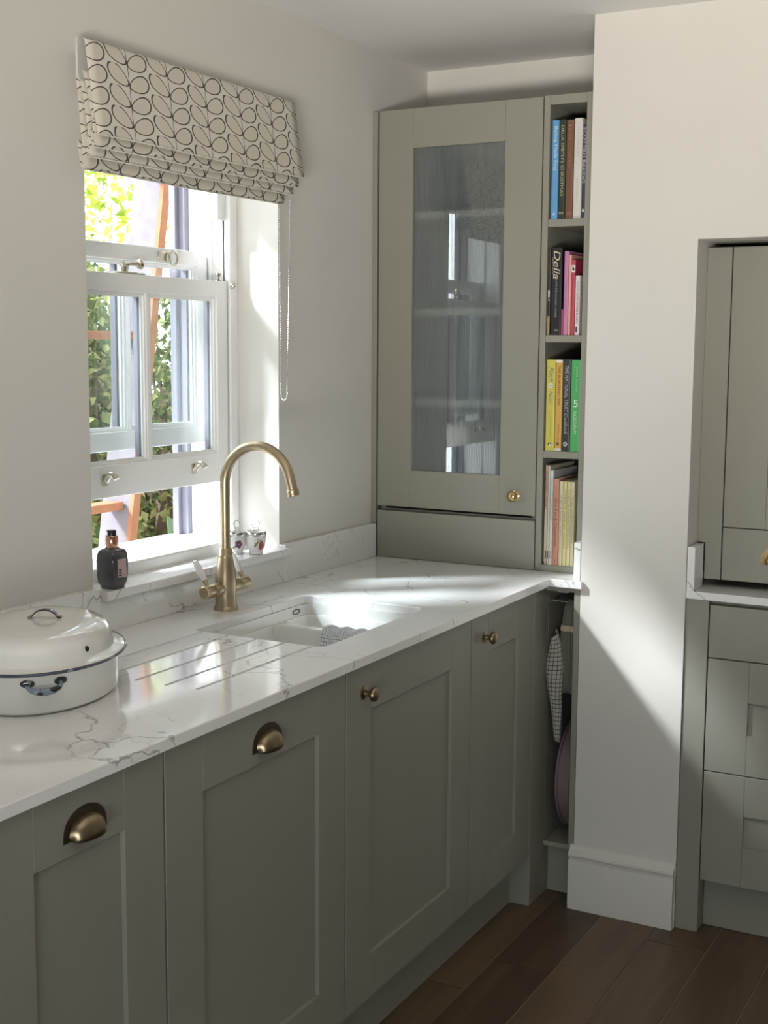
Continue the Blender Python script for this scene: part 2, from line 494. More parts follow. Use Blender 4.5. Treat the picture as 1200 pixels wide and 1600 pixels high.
def text_mesh(name, body, m, parent, center, length, height, ex, ey, shear=0.0, depth=0.0003, stretch=True, label=None):
    """flat lettering: ex, ey are the world directions of reading and of letter height"""
    cu = D.curves.new('lettering', 'FONT')
    cu.body = body; cu.size = 1.0; cu.shear = shear; cu.resolution_u = 2
    t = D.objects.new('lettering', cu); COL.objects.link(t)
    bpy.context.view_layer.update()
    me = D.meshes.new_from_object(t.evaluated_get(bpy.context.evaluated_depsgraph_get()))
    D.objects.remove(t, do_unlink=True)
    xs = [v.co.x for v in me.vertices]; ys = [v.co.y for v in me.vertices]
    x0, x1, y0, y1 = min(xs), max(xs), min(ys), max(ys)
    kx = length / (x1 - x0); ky = height / (y1 - y0)
    if not stretch: kx = ky = min(kx, ky)
    ex, ey = Vector(ex), Vector(ey); ez = ex.cross(ey)
    c = Vector(center) - wloc(parent)
    for v in me.vertices:
        v.co = c + ex * ((v.co.x - (x0 + x1) / 2) * kx) + ey * ((v.co.y - (y0 + y1) / 2) * ky) + ez * depth
    me.name = name
    me.materials.clear(); me.materials.append(m)
    o = D.objects.new(name, me); link(o, parent)
    if label: o['label'] = label
    return o
def copy_tree(o, parent=None):
    c = o.copy(); COL.objects.link(c)
    if parent is not None: c.parent = parent
    for ch in list(o.children): copy_tree(ch, c)
    return c

# ------------------------------------------------------------------ setting
ZC = 2.391
YP, YB = 1.0543, 1.4943
bm = BM()   # window wall with its opening
for b in ((-0.305, 0, -3.75, -0.1, -0.15, ZC), (-0.305, 0, 0.6404, 1.9, -0.15, ZC), (-0.305, 0, -0.1, 0.6404, -0.15, 0.992), (-0.305, 0, -0.1, 0.6404, 2.15, ZC)):
    box(bm, *b)
tag(obj('wall_left', bm, M['wall']), kind='structure')
bm = BM(); box(bm, 0, 0.70, YB, 1.9, 0, ZC)
tag(obj('wall_back', bm, M['wall']), kind='structure')
bm = BM()   # chimney-breast pier, lintel, alcove back and the far pier
box(bm, 0.6985, 0.9853, YP, 1.9, 0, ZC); box(bm, 0.9853, 1.95, YP, 1.9, 1.8175, ZC)
box(bm, 0.9853, 1.95, 1.72, 1.9, 0, 1.8175); box(bm, 1.95, 3.4, YP, 1.9, 0, ZC)
tag(obj('wall_right', bm, M['wall']), kind='structure')
bm = BM(); box(bm, 3.4, 3.55, -3.75, 1.9, 0, ZC)
tag(obj('wall_side', bm, M['sage']), kind='structure')
bm = BM()
for b in ((0, 0.9, -3.75, -3.6, 0, ZC), (2.9, 3.4, -3.75, -3.6, 0, ZC), (0.9, 2.9, -3.75, -3.6, 1.1, ZC), (0.9, 2.9, -3.75, -3.6, 0, 0.3)):  # opening made for the added rear fill lamp
    box(bm, *b)
tag(obj('wall_rear', bm, M['sage']), kind='structure')
bm = BM(); box(bm, -0.34, 3.55, -3.75, 1.9, ZC, ZC + 0.15)
tag(obj('ceiling', bm, M['ceiling']), kind='structure')
bm = BM(); box(bm, 0, 3.4, -3.6, 1.75, -0.15, -0.0030)
floor = tag(obj('floor', bm, M['grout']), kind='structure')
PW = 0.1545
for k in range(-4, 18):
    x0 = 0.635 + k * PW; x1 = x0 + PW
    if x1 < 0.02 or x0 > 3.38: continue
    x0 = max(x0, 0.005); x1 = min(x1, 3.395)
    offs = {0: 0.65, 2: 0.953, 1: 0.05, 3: 0.35, 4: 1.22}.get(k, random.uniform(0, 1.2))
    L = 1.22
    ys = offs - 5 * L
    while ys < 1.74:
        a, b = max(ys, -3.59), min(ys + L, 1.71)
        if b - a > 0.05:
            dz = random.uniform(-0.0006, 0.0)
            g = 0.0014
            boxo('plank', (x0 + g, x1 - g, a + g, b - g, -0.0029, dz), M['plank'], floor, bev=0.0008)
        ys += L
# skirting on the pier: tall board with a torus and a cove
prof = [(YP - 0.0005, 0), (YP - 0.02, 0), (YP - 0.02, 0.135), (YP - 0.0185, 0.140), (YP - 0.014, 0.142), (YP - 0.014, 0.146), (YP - 0.020, 0.149),
        (YP - 0.0225, 0.155), (YP - 0.0215, 0.161), (YP - 0.017, 0.165), (YP - 0.011, 0.167), (YP - 0.007, 0.172), (YP - 0.005, 0.178), (YP - 0.0005, 0.18)]
bm = BM(); prism(bm, prof, 'x', 0.690, 0.9840)
tag(obj('baseboard_right', bm, M['skirting'], smooth=True, angle=30), kind='structure')

# ------------------------------------------------------------------ sash window
win = D.objects.new('window_1', None); win.location = (-0.2, 0.27, 1.0); COL.objects.link(win); tag(win, kind='structure')
W = M['white_gloss']
YL, YR = -0.0995, 0.6399
bm = BM()   # jamb linings, staff beads, parting beads and outside linings
for s in (0, 1):
    def yb(a, b):
        return (YR - b, YR - a) if s else (YL + a, YL + b)
    for (a, b, x0, x1) in ((0, 0.028, -0.285, -0.1335), (0, 0.034, -0.1335, -0.127), (0.028, 0.036, -0.197, -0.188), (0.0, 0.001, -0.2, -0.199)):
        y0, y1 = yb(a, b)
        box(bm, x0, x1, y0, y1, 1.02, 2.14, 0.0015)
box(bm, -0.285, -0.127, YL, YR, 2.10, 2.149, 0.002)
obj('box_frame', bm, W, win)
bm = BM()
for y0, y1 in ((YL, YL + 0.046), (YR - 0.046, YR)):
    box(bm, -0.285, -0.264, y0, y1, 1.03, 2.10, 0.001)
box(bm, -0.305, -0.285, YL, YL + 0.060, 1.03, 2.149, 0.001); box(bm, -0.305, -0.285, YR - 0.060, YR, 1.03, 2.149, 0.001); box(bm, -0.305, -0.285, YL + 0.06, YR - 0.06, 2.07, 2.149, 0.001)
obj('outside_lining', bm, M['outer_shade'], win, label='outside lining with shade painted grey')
bm = BM()   # timber sill with a sloped outer part and a rounded inner nose
prism(bm, [(-0.065, 1.0125), (-0.065, 1.036), (-0.069, 1.041), (-0.080, 1.043), (-0.19, 1.047), (-0.20, 1.043), (-0.37, 1.020), (-0.37, 0.993), (-0.20, 0.993), (-0.20, 1.0125)], 'y', YL, YR)
obj('timber_sill', bm, W, win, smooth=True, angle=30)
boxo('sash_stop', (-0.187, -0.142, 0.573, 0.611, 1.868, 2.10), W, win, bev=0.002)
bm = BM(); box(bm, -0.1425, -0.1405, 0.594, 0.600, 1.712, 1.868)
obj('cord_groove', bm, M['plug'], win, label='dark sash cord groove')
def sash(name, x0, x1, y0, y1, z0, z1, tr, br, st, bars):
    r = D.objects.new(name, None); r.location = Vector((0.5 * (x0 + x1), 0.5 * (y0 + y1), z0)) - wloc(win); link(r, win)
    bm = BM()
    box(bm, x0, x1, y0, y0 + st, z0, z1, 0.0012); box(bm, x0, x1, y1 - st, y1, z0, z1, 0.0012)
    box(bm, x0, x1, y0 + st, y1 - st, z1 - tr, z1, 0.0012); box(bm, x0, x1, y0 + st, y1 - st, z0, z0 + br, 0.0012)
    xm = 0.5 * (x0 + x1)
    ob = BM()
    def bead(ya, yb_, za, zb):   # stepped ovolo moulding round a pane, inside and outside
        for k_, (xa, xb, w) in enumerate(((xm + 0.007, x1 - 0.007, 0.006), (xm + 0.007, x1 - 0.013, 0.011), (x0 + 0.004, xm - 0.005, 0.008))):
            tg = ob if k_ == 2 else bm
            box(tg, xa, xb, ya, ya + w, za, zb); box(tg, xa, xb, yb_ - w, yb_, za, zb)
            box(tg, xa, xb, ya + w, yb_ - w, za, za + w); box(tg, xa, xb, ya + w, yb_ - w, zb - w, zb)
    edges = [y0 + st] + [c for b in bars for c in (b - 0.0075, b + 0.0075)] + [y1 - st]
    za, zb = z0 + br, z1 - tr
    for b in bars: box(bm, x0 + 0.002, x1 - 0.003, b - 0.0075, b + 0.0075, za, zb, 0.001)
    panes = []
    for i in range(0, len(edges), 2):
        bead(edges[i], edges[i + 1], za, zb); panes.append((edges[i], edges[i + 1]))
    obj('sash_frame', bm, W, r)
    obj('outer_bead', ob, M['outer_shade'], r, label='outside glazing bead with shade painted grey')
    for a, b in panes:
        boxo('glass_pane', (xm - 0.003, xm + 0.003, a, b, za, zb), M['glass'], r, bev=0)
    return r
lower = sash('lower_sash', -0.179, -0.137, -0.062, 0.606, 1.187, 1.711, 0.042, 0.076, 0.046, [0.280])
upper = sash('upper_sash', -0.250, -0.200, -0.066, 0.606, 1.288, 1.787, 0.038, 0.046, 0.046, [0.280])
def hook_lift(x, y, z):
    bm = BM()
    prism(bm, rrect(y - 0.011, y + 0.011, z - 0.016, z + 0.012, 0.006, 4), 'x', x, x + 0.003)
    tube(bm, [(x + 0.002, y, z - 0.004), (x + 0.010, y, z + 0.006), (x + 0.018, y, z + 0.014), (x + 0.027, y, z + 0.013), (x + 0.034, y, z + 0.006), (x + 0.036, y, z + 0.002)],
         [0.009, 0.008, 0.0065, 0.006, 0.007, 0.0075], 10)
    obj('sash_lift', bm, M['nickel'], lower, smooth=True)
hook_lift(-0.137, 0.105, 1.232); hook_lift(-0.137, 0.452, 1.232)
bm = BM()   # fastener with a cam arm and a round knob
box(bm, -0.178, -0.140, 0.17, 0.275, 1.711, 1.716, 0.002)
lathe(bm, [(0.011, 0), (0.011, 0.012), (0.007, 0.016), (0.005, 0.024)], (-0.16, 0.215, 1.716), seg=16)
tube(bm, [(-0.16, 0.215, 1.733), (-0.155, 0.235, 1.737), (-0.15, 0.253, 1.738)], [0.005, 0.0045, 0.006], 10)
lathe(bm, [(0.004, 0), (0.011, 0.004), (0.013, 0.010), (0.010, 0.016), (0.004, 0.018)], (-0.15, 0.253, 1.736), axis=(0.2, 1, 0.1), seg=16)
obj('sash_fastener', bm, M['nickel'], lower, smooth=True)
bm = BM()
box(bm, -0.200, -0.196, 0.395, 0.44, 1.752, 1.778, 0.002)
tube(bm, [(-0.190, 0.446 + 0.017 * math.cos(t), 1.763 + 0.017 * math.sin(t)) for t in [2 * PI * i / 20 for i in range(20)]], 0.0032, 8, closed=True)
obj('ring_pull', bm, M['nickel'], upper, smooth=True)
bm = BM(); lathe(bm, [(0.009, 0), (0.009, 0.003), (0.004, 0.006), (0.004, 0.012), (0.008, 0.016), (0.008, 0.022), (0.003, 0.026)], (-0.155, 0.591, 1.711), seg=14)
obj('stop_knob', bm, M['nickel'], lower, smooth=True)
bm = BM(); lathe(bm, [(0.008, 0), (0.008, 0.004), (0.005, 0.010), (0.002, 0.012)], (-0.1268, 0.612, 1.70), axis=(1, 0, 0), seg=14)
obj('bead_screw', bm, M['nickel'], win, smooth=True)

# quartz window sill
bm = BM()
prism(bm, [(-0.128, 0.993), (0.036, 0.993), (0.0375, 0.995), (0.0375, 1.0105), (0.036, 1.0124), (-0.128, 1.0124)], 'y', -0.0985, 0.6389)
sill = obj('window_sill', bm, M['quartz'], loc=(-0.05, 0.27, 0.993))
tag(sill, 'white veined quartz window sill under the sash window, sunlit along the frame', 'window sill')

# ------------------------------------------------------------------ roman blind
bl = empty('roman_blind', (0.03, 0.256, 2.16), 'cream roman blind printed with dark leaf stems, gathered above the window', 'blind')
boxo('head_rail', (0.001, 0.034, -0.120, 0.64, 2.135, 2.162), M['plastic_white'], bl)
def fold(y0, y1, path, v0, name='fabric_panel', bow=0.004):
    ds = [0]
    for a, b in zip(path, path[1:]): ds.append(ds[-1] + math.dist(a, b))
    L = ds[-1]
    def at(t):
        d = t * L
        for i in range(len(path) - 1):
            if d <= ds[i + 1] + 1e-9:
                k = (d - ds[i]) / (ds[i + 1] - ds[i])
                return (path[i][0] + k * (path[i + 1][0] - path[i][0]), path[i][1] + k * (path[i + 1][1] - path[i][1]))
        return path[-1]
    def fn(s, t):
        x, z = at(t)
        y = y0 + (y1 - y0) * s
        return (x + bow * math.sin(s * PI) * t + 0.0015 * math.sin(s * 19 + t * 3) * t, y, z + 0.0012 * math.sin(s * 9) * t)
    bi = min(range(len(path)), key=lambda i: path[i][1]); tb = ds[bi] / L
    hb = BM(); tube(hb, [Vector(fn(k / 20, tb)) + Vector((0.0006, 0, -0.0010)) for k in range(21)], 0.0013, 6)  # pale rod put in for light shining through the fold edge
    obj('fold_glow', hb, M['fold_glow'], bl, smooth=True, label='fold edge with painted glow')
    o = uvgrid(name, fn, 30, 26, M['blind'], bl, uvf=lambda s, t: (y0 + (y1 - y0) * s, v0 - t * L), thick=0.0016)
    return o
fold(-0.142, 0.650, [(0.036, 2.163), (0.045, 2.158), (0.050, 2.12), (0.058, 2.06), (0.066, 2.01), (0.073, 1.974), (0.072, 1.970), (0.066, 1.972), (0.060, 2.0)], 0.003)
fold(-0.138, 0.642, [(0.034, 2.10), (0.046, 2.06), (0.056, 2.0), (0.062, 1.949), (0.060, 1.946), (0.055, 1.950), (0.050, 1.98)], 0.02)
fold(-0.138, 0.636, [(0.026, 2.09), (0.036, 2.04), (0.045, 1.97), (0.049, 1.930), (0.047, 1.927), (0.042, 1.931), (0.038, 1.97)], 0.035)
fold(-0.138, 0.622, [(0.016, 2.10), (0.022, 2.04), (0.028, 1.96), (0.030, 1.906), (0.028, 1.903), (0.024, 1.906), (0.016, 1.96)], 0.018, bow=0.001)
bm = BM()
prism(bm, [(-0.152 + p[0], p[1]) for p in rrect(0.0, 0.030, 2.078, 2.166, 0.012, 5)], 'x', 0.029, 0.0345)
obj('end_bracket', bm, M['plastic_white'], bl, smooth=True)
bm = BM()   # beaded pull chain, two strands and the loop at its foot
def bead_at(p, r=0.0019):
    lathe(bm, [(r * 0.5, -r * 0.87), (r * 0.95, -r * 0.3), (r * 0.95, r * 0.3), (r * 0.5, r * 0.87)], p, seg=6)
chain_pts = []
zs = [1.985 - 0.0062 * i for i in range(92)]
for z in zs: chain_pts.append((0.022, 0.612 + 0.006 * (1.985 - z) / 0.57, z))
zb = zs[-1]
ya, yb2 = 0.618, 0.648
for i in range(1, 9):
    t = PI * i / 9
    chain_pts.append((0.022, (ya + yb2) / 2 - math.cos(t) * (yb2 - ya) / 2, zb - 0.018 * math.sin(t)))
for z in reversed(zs): chain_pts.append((0.022, 0.667 - 0.019 * (1.985 - z) / 0.565, z))
for p in chain_pts: bead_at(p)
tag(obj('pull_chain', bm, M['bead'], bl, smooth=True, recalc=False), kind='stuff')
boxo('chain_winder', (0.001, 0.034, 0.602, 0.676, 1.975, 2.13), M['plastic_white'], bl, bev=0.003)

# ------------------------------------------------------------------ worktop with sink cut-out and drainer grooves
H = 0.92
bm = BM()
outer = [(0.003, -1.62), (0.6175, -1.62), (0.6175, 1.0386), (0.706, 1.0386), (0.706, 1.0525), (0.6965, 1.0525), (0.6965, 1.492), (0.003, 1.492)]
sink_hole = rrect(0.166, 0.503, 0.030, 0.510, 0.028, 6)
gro = []
for x, ya in ((0.197, -0.265), (0.268, -0.335), (0.340, -0.38), (0.411, -0.38), (0.479, -0.376)):
    gro.append(rrect(x - 0.0042, x + 0.0042, ya, 0.024, 0.0041, 3))
def loop(bm, poly, z):
    vs = [bm.verts.new((p[0], p[1], z)) for p in poly]
    es = [bm.edges.new((vs[i], vs[(i + 1) % len(vs)])) for i in range(len(vs))]
    return vs, es
def shrink(poly, d):
    n = len(poly); out = []
    for i in range(n):
        a, b, c = Vector(poly[i - 1]), Vector(poly[i]), Vector(poly[(i + 1) % n])
        e1, e2 = (b - a).normalized(), (c - b).normalized()
        n1, n2 = Vector((-e1.y, e1.x)), Vector((-e2.y, e2.x))
        k = (n1 + n2); k = k / max(k.dot(n1), 0.3)
        out.append(tuple(b + k * d))
    return out
def bridge(a, b):
    n = len(a)
    for i in range(n):
        j = (i + 1) % n
        bm.faces.new((a[i], a[j], b[j], b[i]))
bv = 0.0018
top_in = shrink(outer, bv)
o1, e1 = loop(bm, top_in, H)
s1, es1 = loop(bm, shrink(sink_hole, -bv), H)
alle = e1 + es1; gl = []
for g in gro:
    gv, ge = loop(bm, g, H); alle += ge; gl.append(gv)
bmesh.ops.triangle_fill(bm, use_beauty=True, use_dissolve=False, edges=alle)
o2 = [bm.verts.new((p[0], p[1], H - bv)) for p in outer]
o3 = [bm.verts.new((p[0], p[1], H - 0.02)) for p in outer]
bridge(o1, o2); bridge(o2, o3)
s2 = [bm.verts.new((p[0], p[1], H - bv)) for p in sink_hole]
s3 = [bm.verts.new((p[0], p[1], H - 0.02)) for p in sink_hole]
bridge(s1, s2); bridge(s2, s3)
be = []
for L_ in (o3, s3):
    for i in range(len(L_)):
        e = bm.edges.get((L_[i], L_[(i + 1) % len(L_)])) or bm.edges.new((L_[i], L_[(i + 1) % len(L_)]))
        be.append(e)
bmesh.ops.triangle_fill(bm, use_beauty=True, edges=be)
for g, gv in zip(gro, gl):
    lo = [bm.verts.new((p[0], p[1], H - 0.0055)) for p in g]
    bridge(gv, lo); bm.faces.new(lo)
wt = obj('worktop', bm, M['quartz'], loc=(0.3, 0, H - 0.02))
tag(wt, 'long white veined quartz worktop with drainer grooves beside the sink', 'worktop')
up = empty('quartz_upstand', (0.012, 0.27, H), 'low white veined quartz upstand along the wall under the window', 'upstand')
boxo('upstand_strip', (0.0005, 0.02, -1.62, -0.1, H, 1.0195), M['quartz'], up)
boxo('upstand_strip', (0.0005, 0.02, -0.0995, 0.6395, H, 0.9925), M['quartz'], up)
boxo('upstand_strip', (0.0005, 0.02, 0.640, 1.142, H, 1.0195), M['quartz'], up)
u2 = boxo('quartz_upstand', (0.6775, 0.6965, 1.0545, 1.30, H, 1.0230), M['quartz'], loc=(0.687, 1.1, H))
tag(u2, 'narrow upright quartz end piece against the pier, beside the lowest bookshelf', 'upstand')

# ------------------------------------------------------------------ sink
sk = empty('sink', (0.33, 0.27, 0.70), 'white ceramic undermounted sink with one and a half bowls', 'sink')
bm = BM()
big = rrect(0.156, 0.513, 0.020, 0.520, 0.034, 6)
inn = rrect(0.170, 0.499, 0.034, 0.506, 0.030, 6)
r0 = [Vector((p[0], p[1], 0.8999)) for p in big]
r1 = [Vector((p[0], p[1], 0.8999)) for p in inn]
r2 = [Vector((p[0], p[1], 0.874)) for p in rrect(0.173, 0.496, 0.037, 0.503, 0.028, 6)]
vr = loft(bm, [r0, r1, r2], True, False, False)
bowls = [rrect(0.177, 0.492, 0.041, 0.350, 0.030, 6), rrect(0.177, 0.492, 0.374, 0.499, 0.030, 6)]
ed = [bm.edges.get((vr[2][i], vr[2][(i + 1) % len(vr[2])])) for i in range(len(vr[2]))]
bl_v = []
for b in bowls:
    v_, e_ = loop(bm, b, 0.874); ed += e_; bl_v.append((b, v_))
bmesh.ops.triangle_fill(bm, use_beauty=True, edges=ed)
for (b, v_), zb_ in zip(bl_v, (0.715, 0.76)):
    prev = v_
    for d, z in ((0.004, 0.866), (0.010, zb_ + 0.04), (0.018, zb_ + 0.012), (0.034, zb_)):
        nx = [bm.verts.new((p[0], p[1], z)) for p in shrink(b, d)]
        bridge(prev, nx); prev = nx
    bm.faces.new(prev)
so = obj('basin', bm, M['sink'], sk, smooth=True, angle=50)
md = so.modifiers.new('wall', 'SOLIDIFY'); md.thickness = 0.006; md.offset = -1
for f in so.data.polygons: pass
for (x, y, z) in ((0.335, 0.2, 0.7155), (0.335, 0.437, 0.7605)):
    bm = BM(); lathe(bm, [(0.038, 0), (0.038, 0.002), (0.03, 0.003), (0.028, 0.0012), (0.004, 0.001)], (x, y, z), seg=28)
    obj('waste', bm, M['chrome'], sk, smooth=True)
bm = BM()
tube(bm, [(0.1728, 0.452 + 0.015 * math.cos(t), 0.887 + 0.0055 * math.sin(t)) for t in [2 * PI * i / 24 for i in range(24)]], 0.0012, 6, closed=True)
obj('oval_mark', bm, M['plug'], sk, smooth=True, label='small grey oval mark')

# dish cloth folded over the bowl divider
cl = D.objects.new('dish_cloth', None); cl.location = (0.40, 0.362, 0.875); COL.objects.link(cl)
tag(cl, 'white dish cloth with fine grey lines draped over the sink divider', 'dish cloth')
cpath = [(0.305, 0.800), (0.318, 0.836), (0.330, 0.866), (0.343, 0.8785), (0.362, 0.8800), (0.381, 0.8785), (0.390, 0.862), (0.398, 0.84)]
def cfn(s, t):
    k = t * (len(cpath) - 1); i = min(int(k), len(cpath) - 2); f = k - i
    y = cpath[i][0] * (1 - f) + cpath[i + 1][0] * f; z = cpath[i][1] * (1 - f) + cpath[i + 1][1] * f
    w = 0.128 + 0.02 * t
    x = 0.392 + (s - 0.5) * w - 0.012 * (1 - t)
    rip = 0.0035 * math.sin(s * 17 + t * 2) * (abs(t - 0.55) * 1.6)
    return (x + 0.003 * math.sin(t * 9), y - abs(rip), z + 0.0025 * math.sin(s * 21 + 1) * (1 if abs(t - .5) < .2 else .3) + 0.0025)
uvgrid('cloth', cfn, 22, 26, M['dishcloth'], cl, uvf=lambda s, t: (s * 0.13, t * 0.17), thick=0.0015)

# ------------------------------------------------------------------ brass mixer tap
tp = empty('mixer_tap', (0.098, 0.256, H), 'antique brass swan-neck mixer tap with two white lever handles behind the sink', 'tap')
TX, TY = 0.098, 0.256
bm = BM()
lathe(bm, [(0.0295, 0), (0.0295, 0.004), (0.0280, 0.008), (0.0258, 0.013), (0.0258, 0.016), (0.0248, 0.018), (0.0252, 0.05), (0.0256, 0.070), (0.0246, 0.085), (0.0214, 0.104), (0.0178, 0.124), (0.0168, 0.128), (0.0172, 0.131), (0.0160, 0.133), (0.0156, 0.146), (0.0138, 0.149)], (TX, TY, H), seg=36)
obj('tap_body', bm, M['brass'], tp, smooth=True)
bm = BM()
pts = [(TX, TY, H + 0.145), (TX, TY, 1.12), (TX, TY, 1.18), (TX, TY, 1.222)]
cxs, rs = 0.190, 0.092
for i in range(1, 22):
    t = PI * (1 - 0.93 * i / 21)
    pts.append((cxs + rs * math.cos(t), TY, 1.222 + rs * math.sin(t)))
lx, _, lz = pts[-1]
pts += [(lx + 0.004, TY, lz - 0.014), (lx + 0.0065, TY, lz - 0.026)]
tube(bm, pts, 0.0118, 20)
obj('spout', bm, M['brass'], tp, smooth=True)
bm = BM()
ex_, ez_ = lx + 0.0065, lz - 0.026
lathe(bm, [(0.0118, -0.002), (0.0143, 0), (0.0146, 0.004), (0.0138, 0.006), (0.0143, 0.008), (0.0138, 0.013), (0.0105, 0.0145), (0.0095, 0.011)], (ex_, TY, ez_), axis=(0.22, 0, -1), seg=24)
obj('spout_nozzle', bm, M['brass'], tp, smooth=True)
for s in (-1, 1):
    ang = math.radians(90 if s > 0 else -90)
    dy = s
    bm = BM()
    lathe(bm, [(0.013, 0.012), (0.0150, 0.030), (0.0155, 0.050), (0.0142, 0.052), (0.0155, 0.054), (0.0162, 0.080), (0.0155, 0.085), (0.012, 0.0875), (0.0115, 0.0865), (0.004, 0.0868)], (TX, TY, H + 0.052), axis=(0, dy, 0.02), seg=26)
    h_ = obj('valve_arm', bm, M['brass'], tp, smooth=True)
    b0 = Vector((TX, TY + s * 0.072, H + 0.066))
    d = Vector((-0.62, 0.0, 1.0)).normalized()
    bm = BM(); tube(bm, [b0, b0 + d * 0.006, b0 + d * 0.014, b0 + d * 0.018], [0.0045, 0.0045, 0.0065, 0.0055], 14)
    lv = obj('lever_stem', bm, M['brass'], h_, smooth=True)
    bm = BM(); tube(bm, [b0 + d * 0.017, b0 + d * 0.022, b0 + d * 0.036, b0 + d * 0.052, b0 + d * 0.062, b0 + d * 0.065], [0.0055, 0.0072, 0.0088, 0.0086, 0.0072, 0.006], 16)
    obj('lever', bm, M['porcelain'], h_, smooth=True, label='white ceramic lever')
    bm = BM(); tube(bm, [b0 + d * 0.0645, b0 + d * 0.067, b0 + d * 0.069], [0.0066, 0.0064, 0.004], 14)
    obj('lever_cap', bm, M['chrome'], h_, smooth=True, label='small chrome cap')

# ------------------------------------------------------------------ enamel roaster
RC = Vector((0.2285, -0.5135, H)); RA, RB, RT = 0.188, 0.138, math.radians(120)
ro = empty('roasting_pan', RC, 'white enamel oval roaster with domed lid and worn dark rim on the worktop', 'roasting pan')
def oval(bm, prof, seg=64, cap0=True, cap1=True):
    rings = []
    for o_, z in prof:
        ring = []
        for i in range(seg):
            t = 2 * PI * i / seg
            if o_ <= -RB + 1e-4: a_, b_ = max(RA - RB + 0.001 + (RB + o_), 0.002), 0.001
            else: a_, b_ = RA + o_, RB + o_
            x, y = a_ * math.cos(t), b_ * math.sin(t)
            ring.append(RC + Vector((x * math.cos(RT) - y * math.sin(RT), x * math.sin(RT) + y * math.cos(RT), z)))
        rings.append(ring)
    loft(bm, rings, True, cap0, cap1)
bm = BM(); oval(bm, [(-0.012, 0.0005), (-0.004, 0.002), (0.0, 0.006), (0.001, 0.03), (0.003, 0.070), (0.004, 0.072), (-0.001, 0.072), (-0.003, 0.01), (-0.01, 0.006)])
pan = obj('pan', bm, M['enamel'], ro, smooth=True)
bm = BM(); oval(bm, [(0.0145, 0.0735), (0.0152, 0.0755), (0.013, 0.0775), (0.002, 0.0795), (-0.005, 0.083), (-0.0075, 0.090), (-0.009, 0.099), (-0.0125, 0.109), (-0.020, 0.1175), (-0.032, 0.1235), (-0.052, 0.1275), (-0.085, 0.1297), (-0.125, 0.1305)], cap0=False)
lid = obj('lid', bm, M['enamel'], ro, smooth=True)
bm = BM()
ring = []
for i in range(72):
    t = 2 * PI * i / 72
    x, y = (RA + 0.0150) * math.cos(t), (RB + 0.0150) * math.sin(t)
    ring.append(RC + Vector((x * math.cos(RT) - y * math.sin(RT), x * math.sin(RT) + y * math.cos(RT), 0.0752)))
tube(bm, ring, 0.0030, 8, closed=True)
obj('lid_rim', bm, M['enamel_rim'], lid, smooth=True, label='worn blue-black rim')
bm = BM()   # strap handle on top
hc = RC + Vector((0.006, 0.012, 0.1298))
hd = Vector((math.cos(math.radians(28)), math.sin(math.radians(28)), 0)); hn = Vector((-hd.y, hd.x, 0))
hp = [(-0.030, 0.0), (-0.024, 0.001), (-0.019, 0.007), (-0.011, 0.0125), (0.0, 0.014), (0.011, 0.0125), (0.019, 0.007), (0.024, 0.001), (0.030, 0.0)]
rings = []
for a, z in hp:
    c = hc + hd * a + Vector((0, 0, z + 0.0008))
    wv = 0.006
    rings.append([c + hn * wv, c - hn * wv, c - hn * wv + Vector((0, 0, 0.0032)), c + hn * wv + Vector((0, 0, 0.0032))])
loft(bm, rings)
obj('lid_handle', bm, M['enamel_dark'], lid, smooth=True, label='chipped dark strap handle')
def oval_pt(t, off, z):
    x, y = (RA + off) * math.cos(t), (RB + off) * math.sin(t)
    return RC + Vector((x * math.cos(RT) - y * math.sin(RT), x * math.sin(RT) + y * math.cos(RT), z))
for t0 in (PI + 0.36, 0.36):
    bm = BM()
    tube(bm, [oval_pt(t0 - 0.19, 0.001, 0.056), oval_pt(t0 - 0.185, 0.009, 0.054), oval_pt(t0 - 0.15, 0.016, 0.050), oval_pt(t0 - 0.08, 0.019, 0.047), oval_pt(t0, 0.020, 0.0465), oval_pt(t0 + 0.08, 0.019, 0.047), oval_pt(t0 + 0.15, 0.016, 0.050), oval_pt(t0 + 0.185, 0.009, 0.054), oval_pt(t0 + 0.19, 0.001, 0.056)],
         [0.004, 0.004, 0.0045, 0.006, 0.0068, 0.006, 0.0045, 0.004, 0.004], 12)
    hnd = obj('side_handle', bm, M['enamel_blue'], pan, smooth=True, label='worn blue side handle')
    for dt in (-0.19, 0.19):
        c = oval_pt(t0 + dt, 0.0025, 0.058); nr = (oval_pt(t0 + dt, 0.1, 0.060) - oval_pt(t0 + dt, 0, 0.060)).normalized()
        bm = BM(); lathe(bm, [(0.010, 0), (0.009, 0.0012), (0.005, 0.0022)], c, axis=nr, seg=12, sx=1.25, sy=0.7)
        obj('handle_mount', bm, M['enamel_dark'], pan, smooth=True, label='chipped dark handle mounting')
c = oval_pt(PI + 0.98, -0.0085, 0.098); nr = (oval_pt(PI + 0.98, 0.1, 0.103) - c).normalized()
bm = BM(); lathe(bm, [(0.0050, -0.002), (0.0044, 0.0012), (0.0015, 0.0016)], c, axis=nr, seg=9, sx=1.0, sy=1.1)
obj('enamel_chip', bm, M['chip'], lid, smooth=True, label='black chip in the enamel')

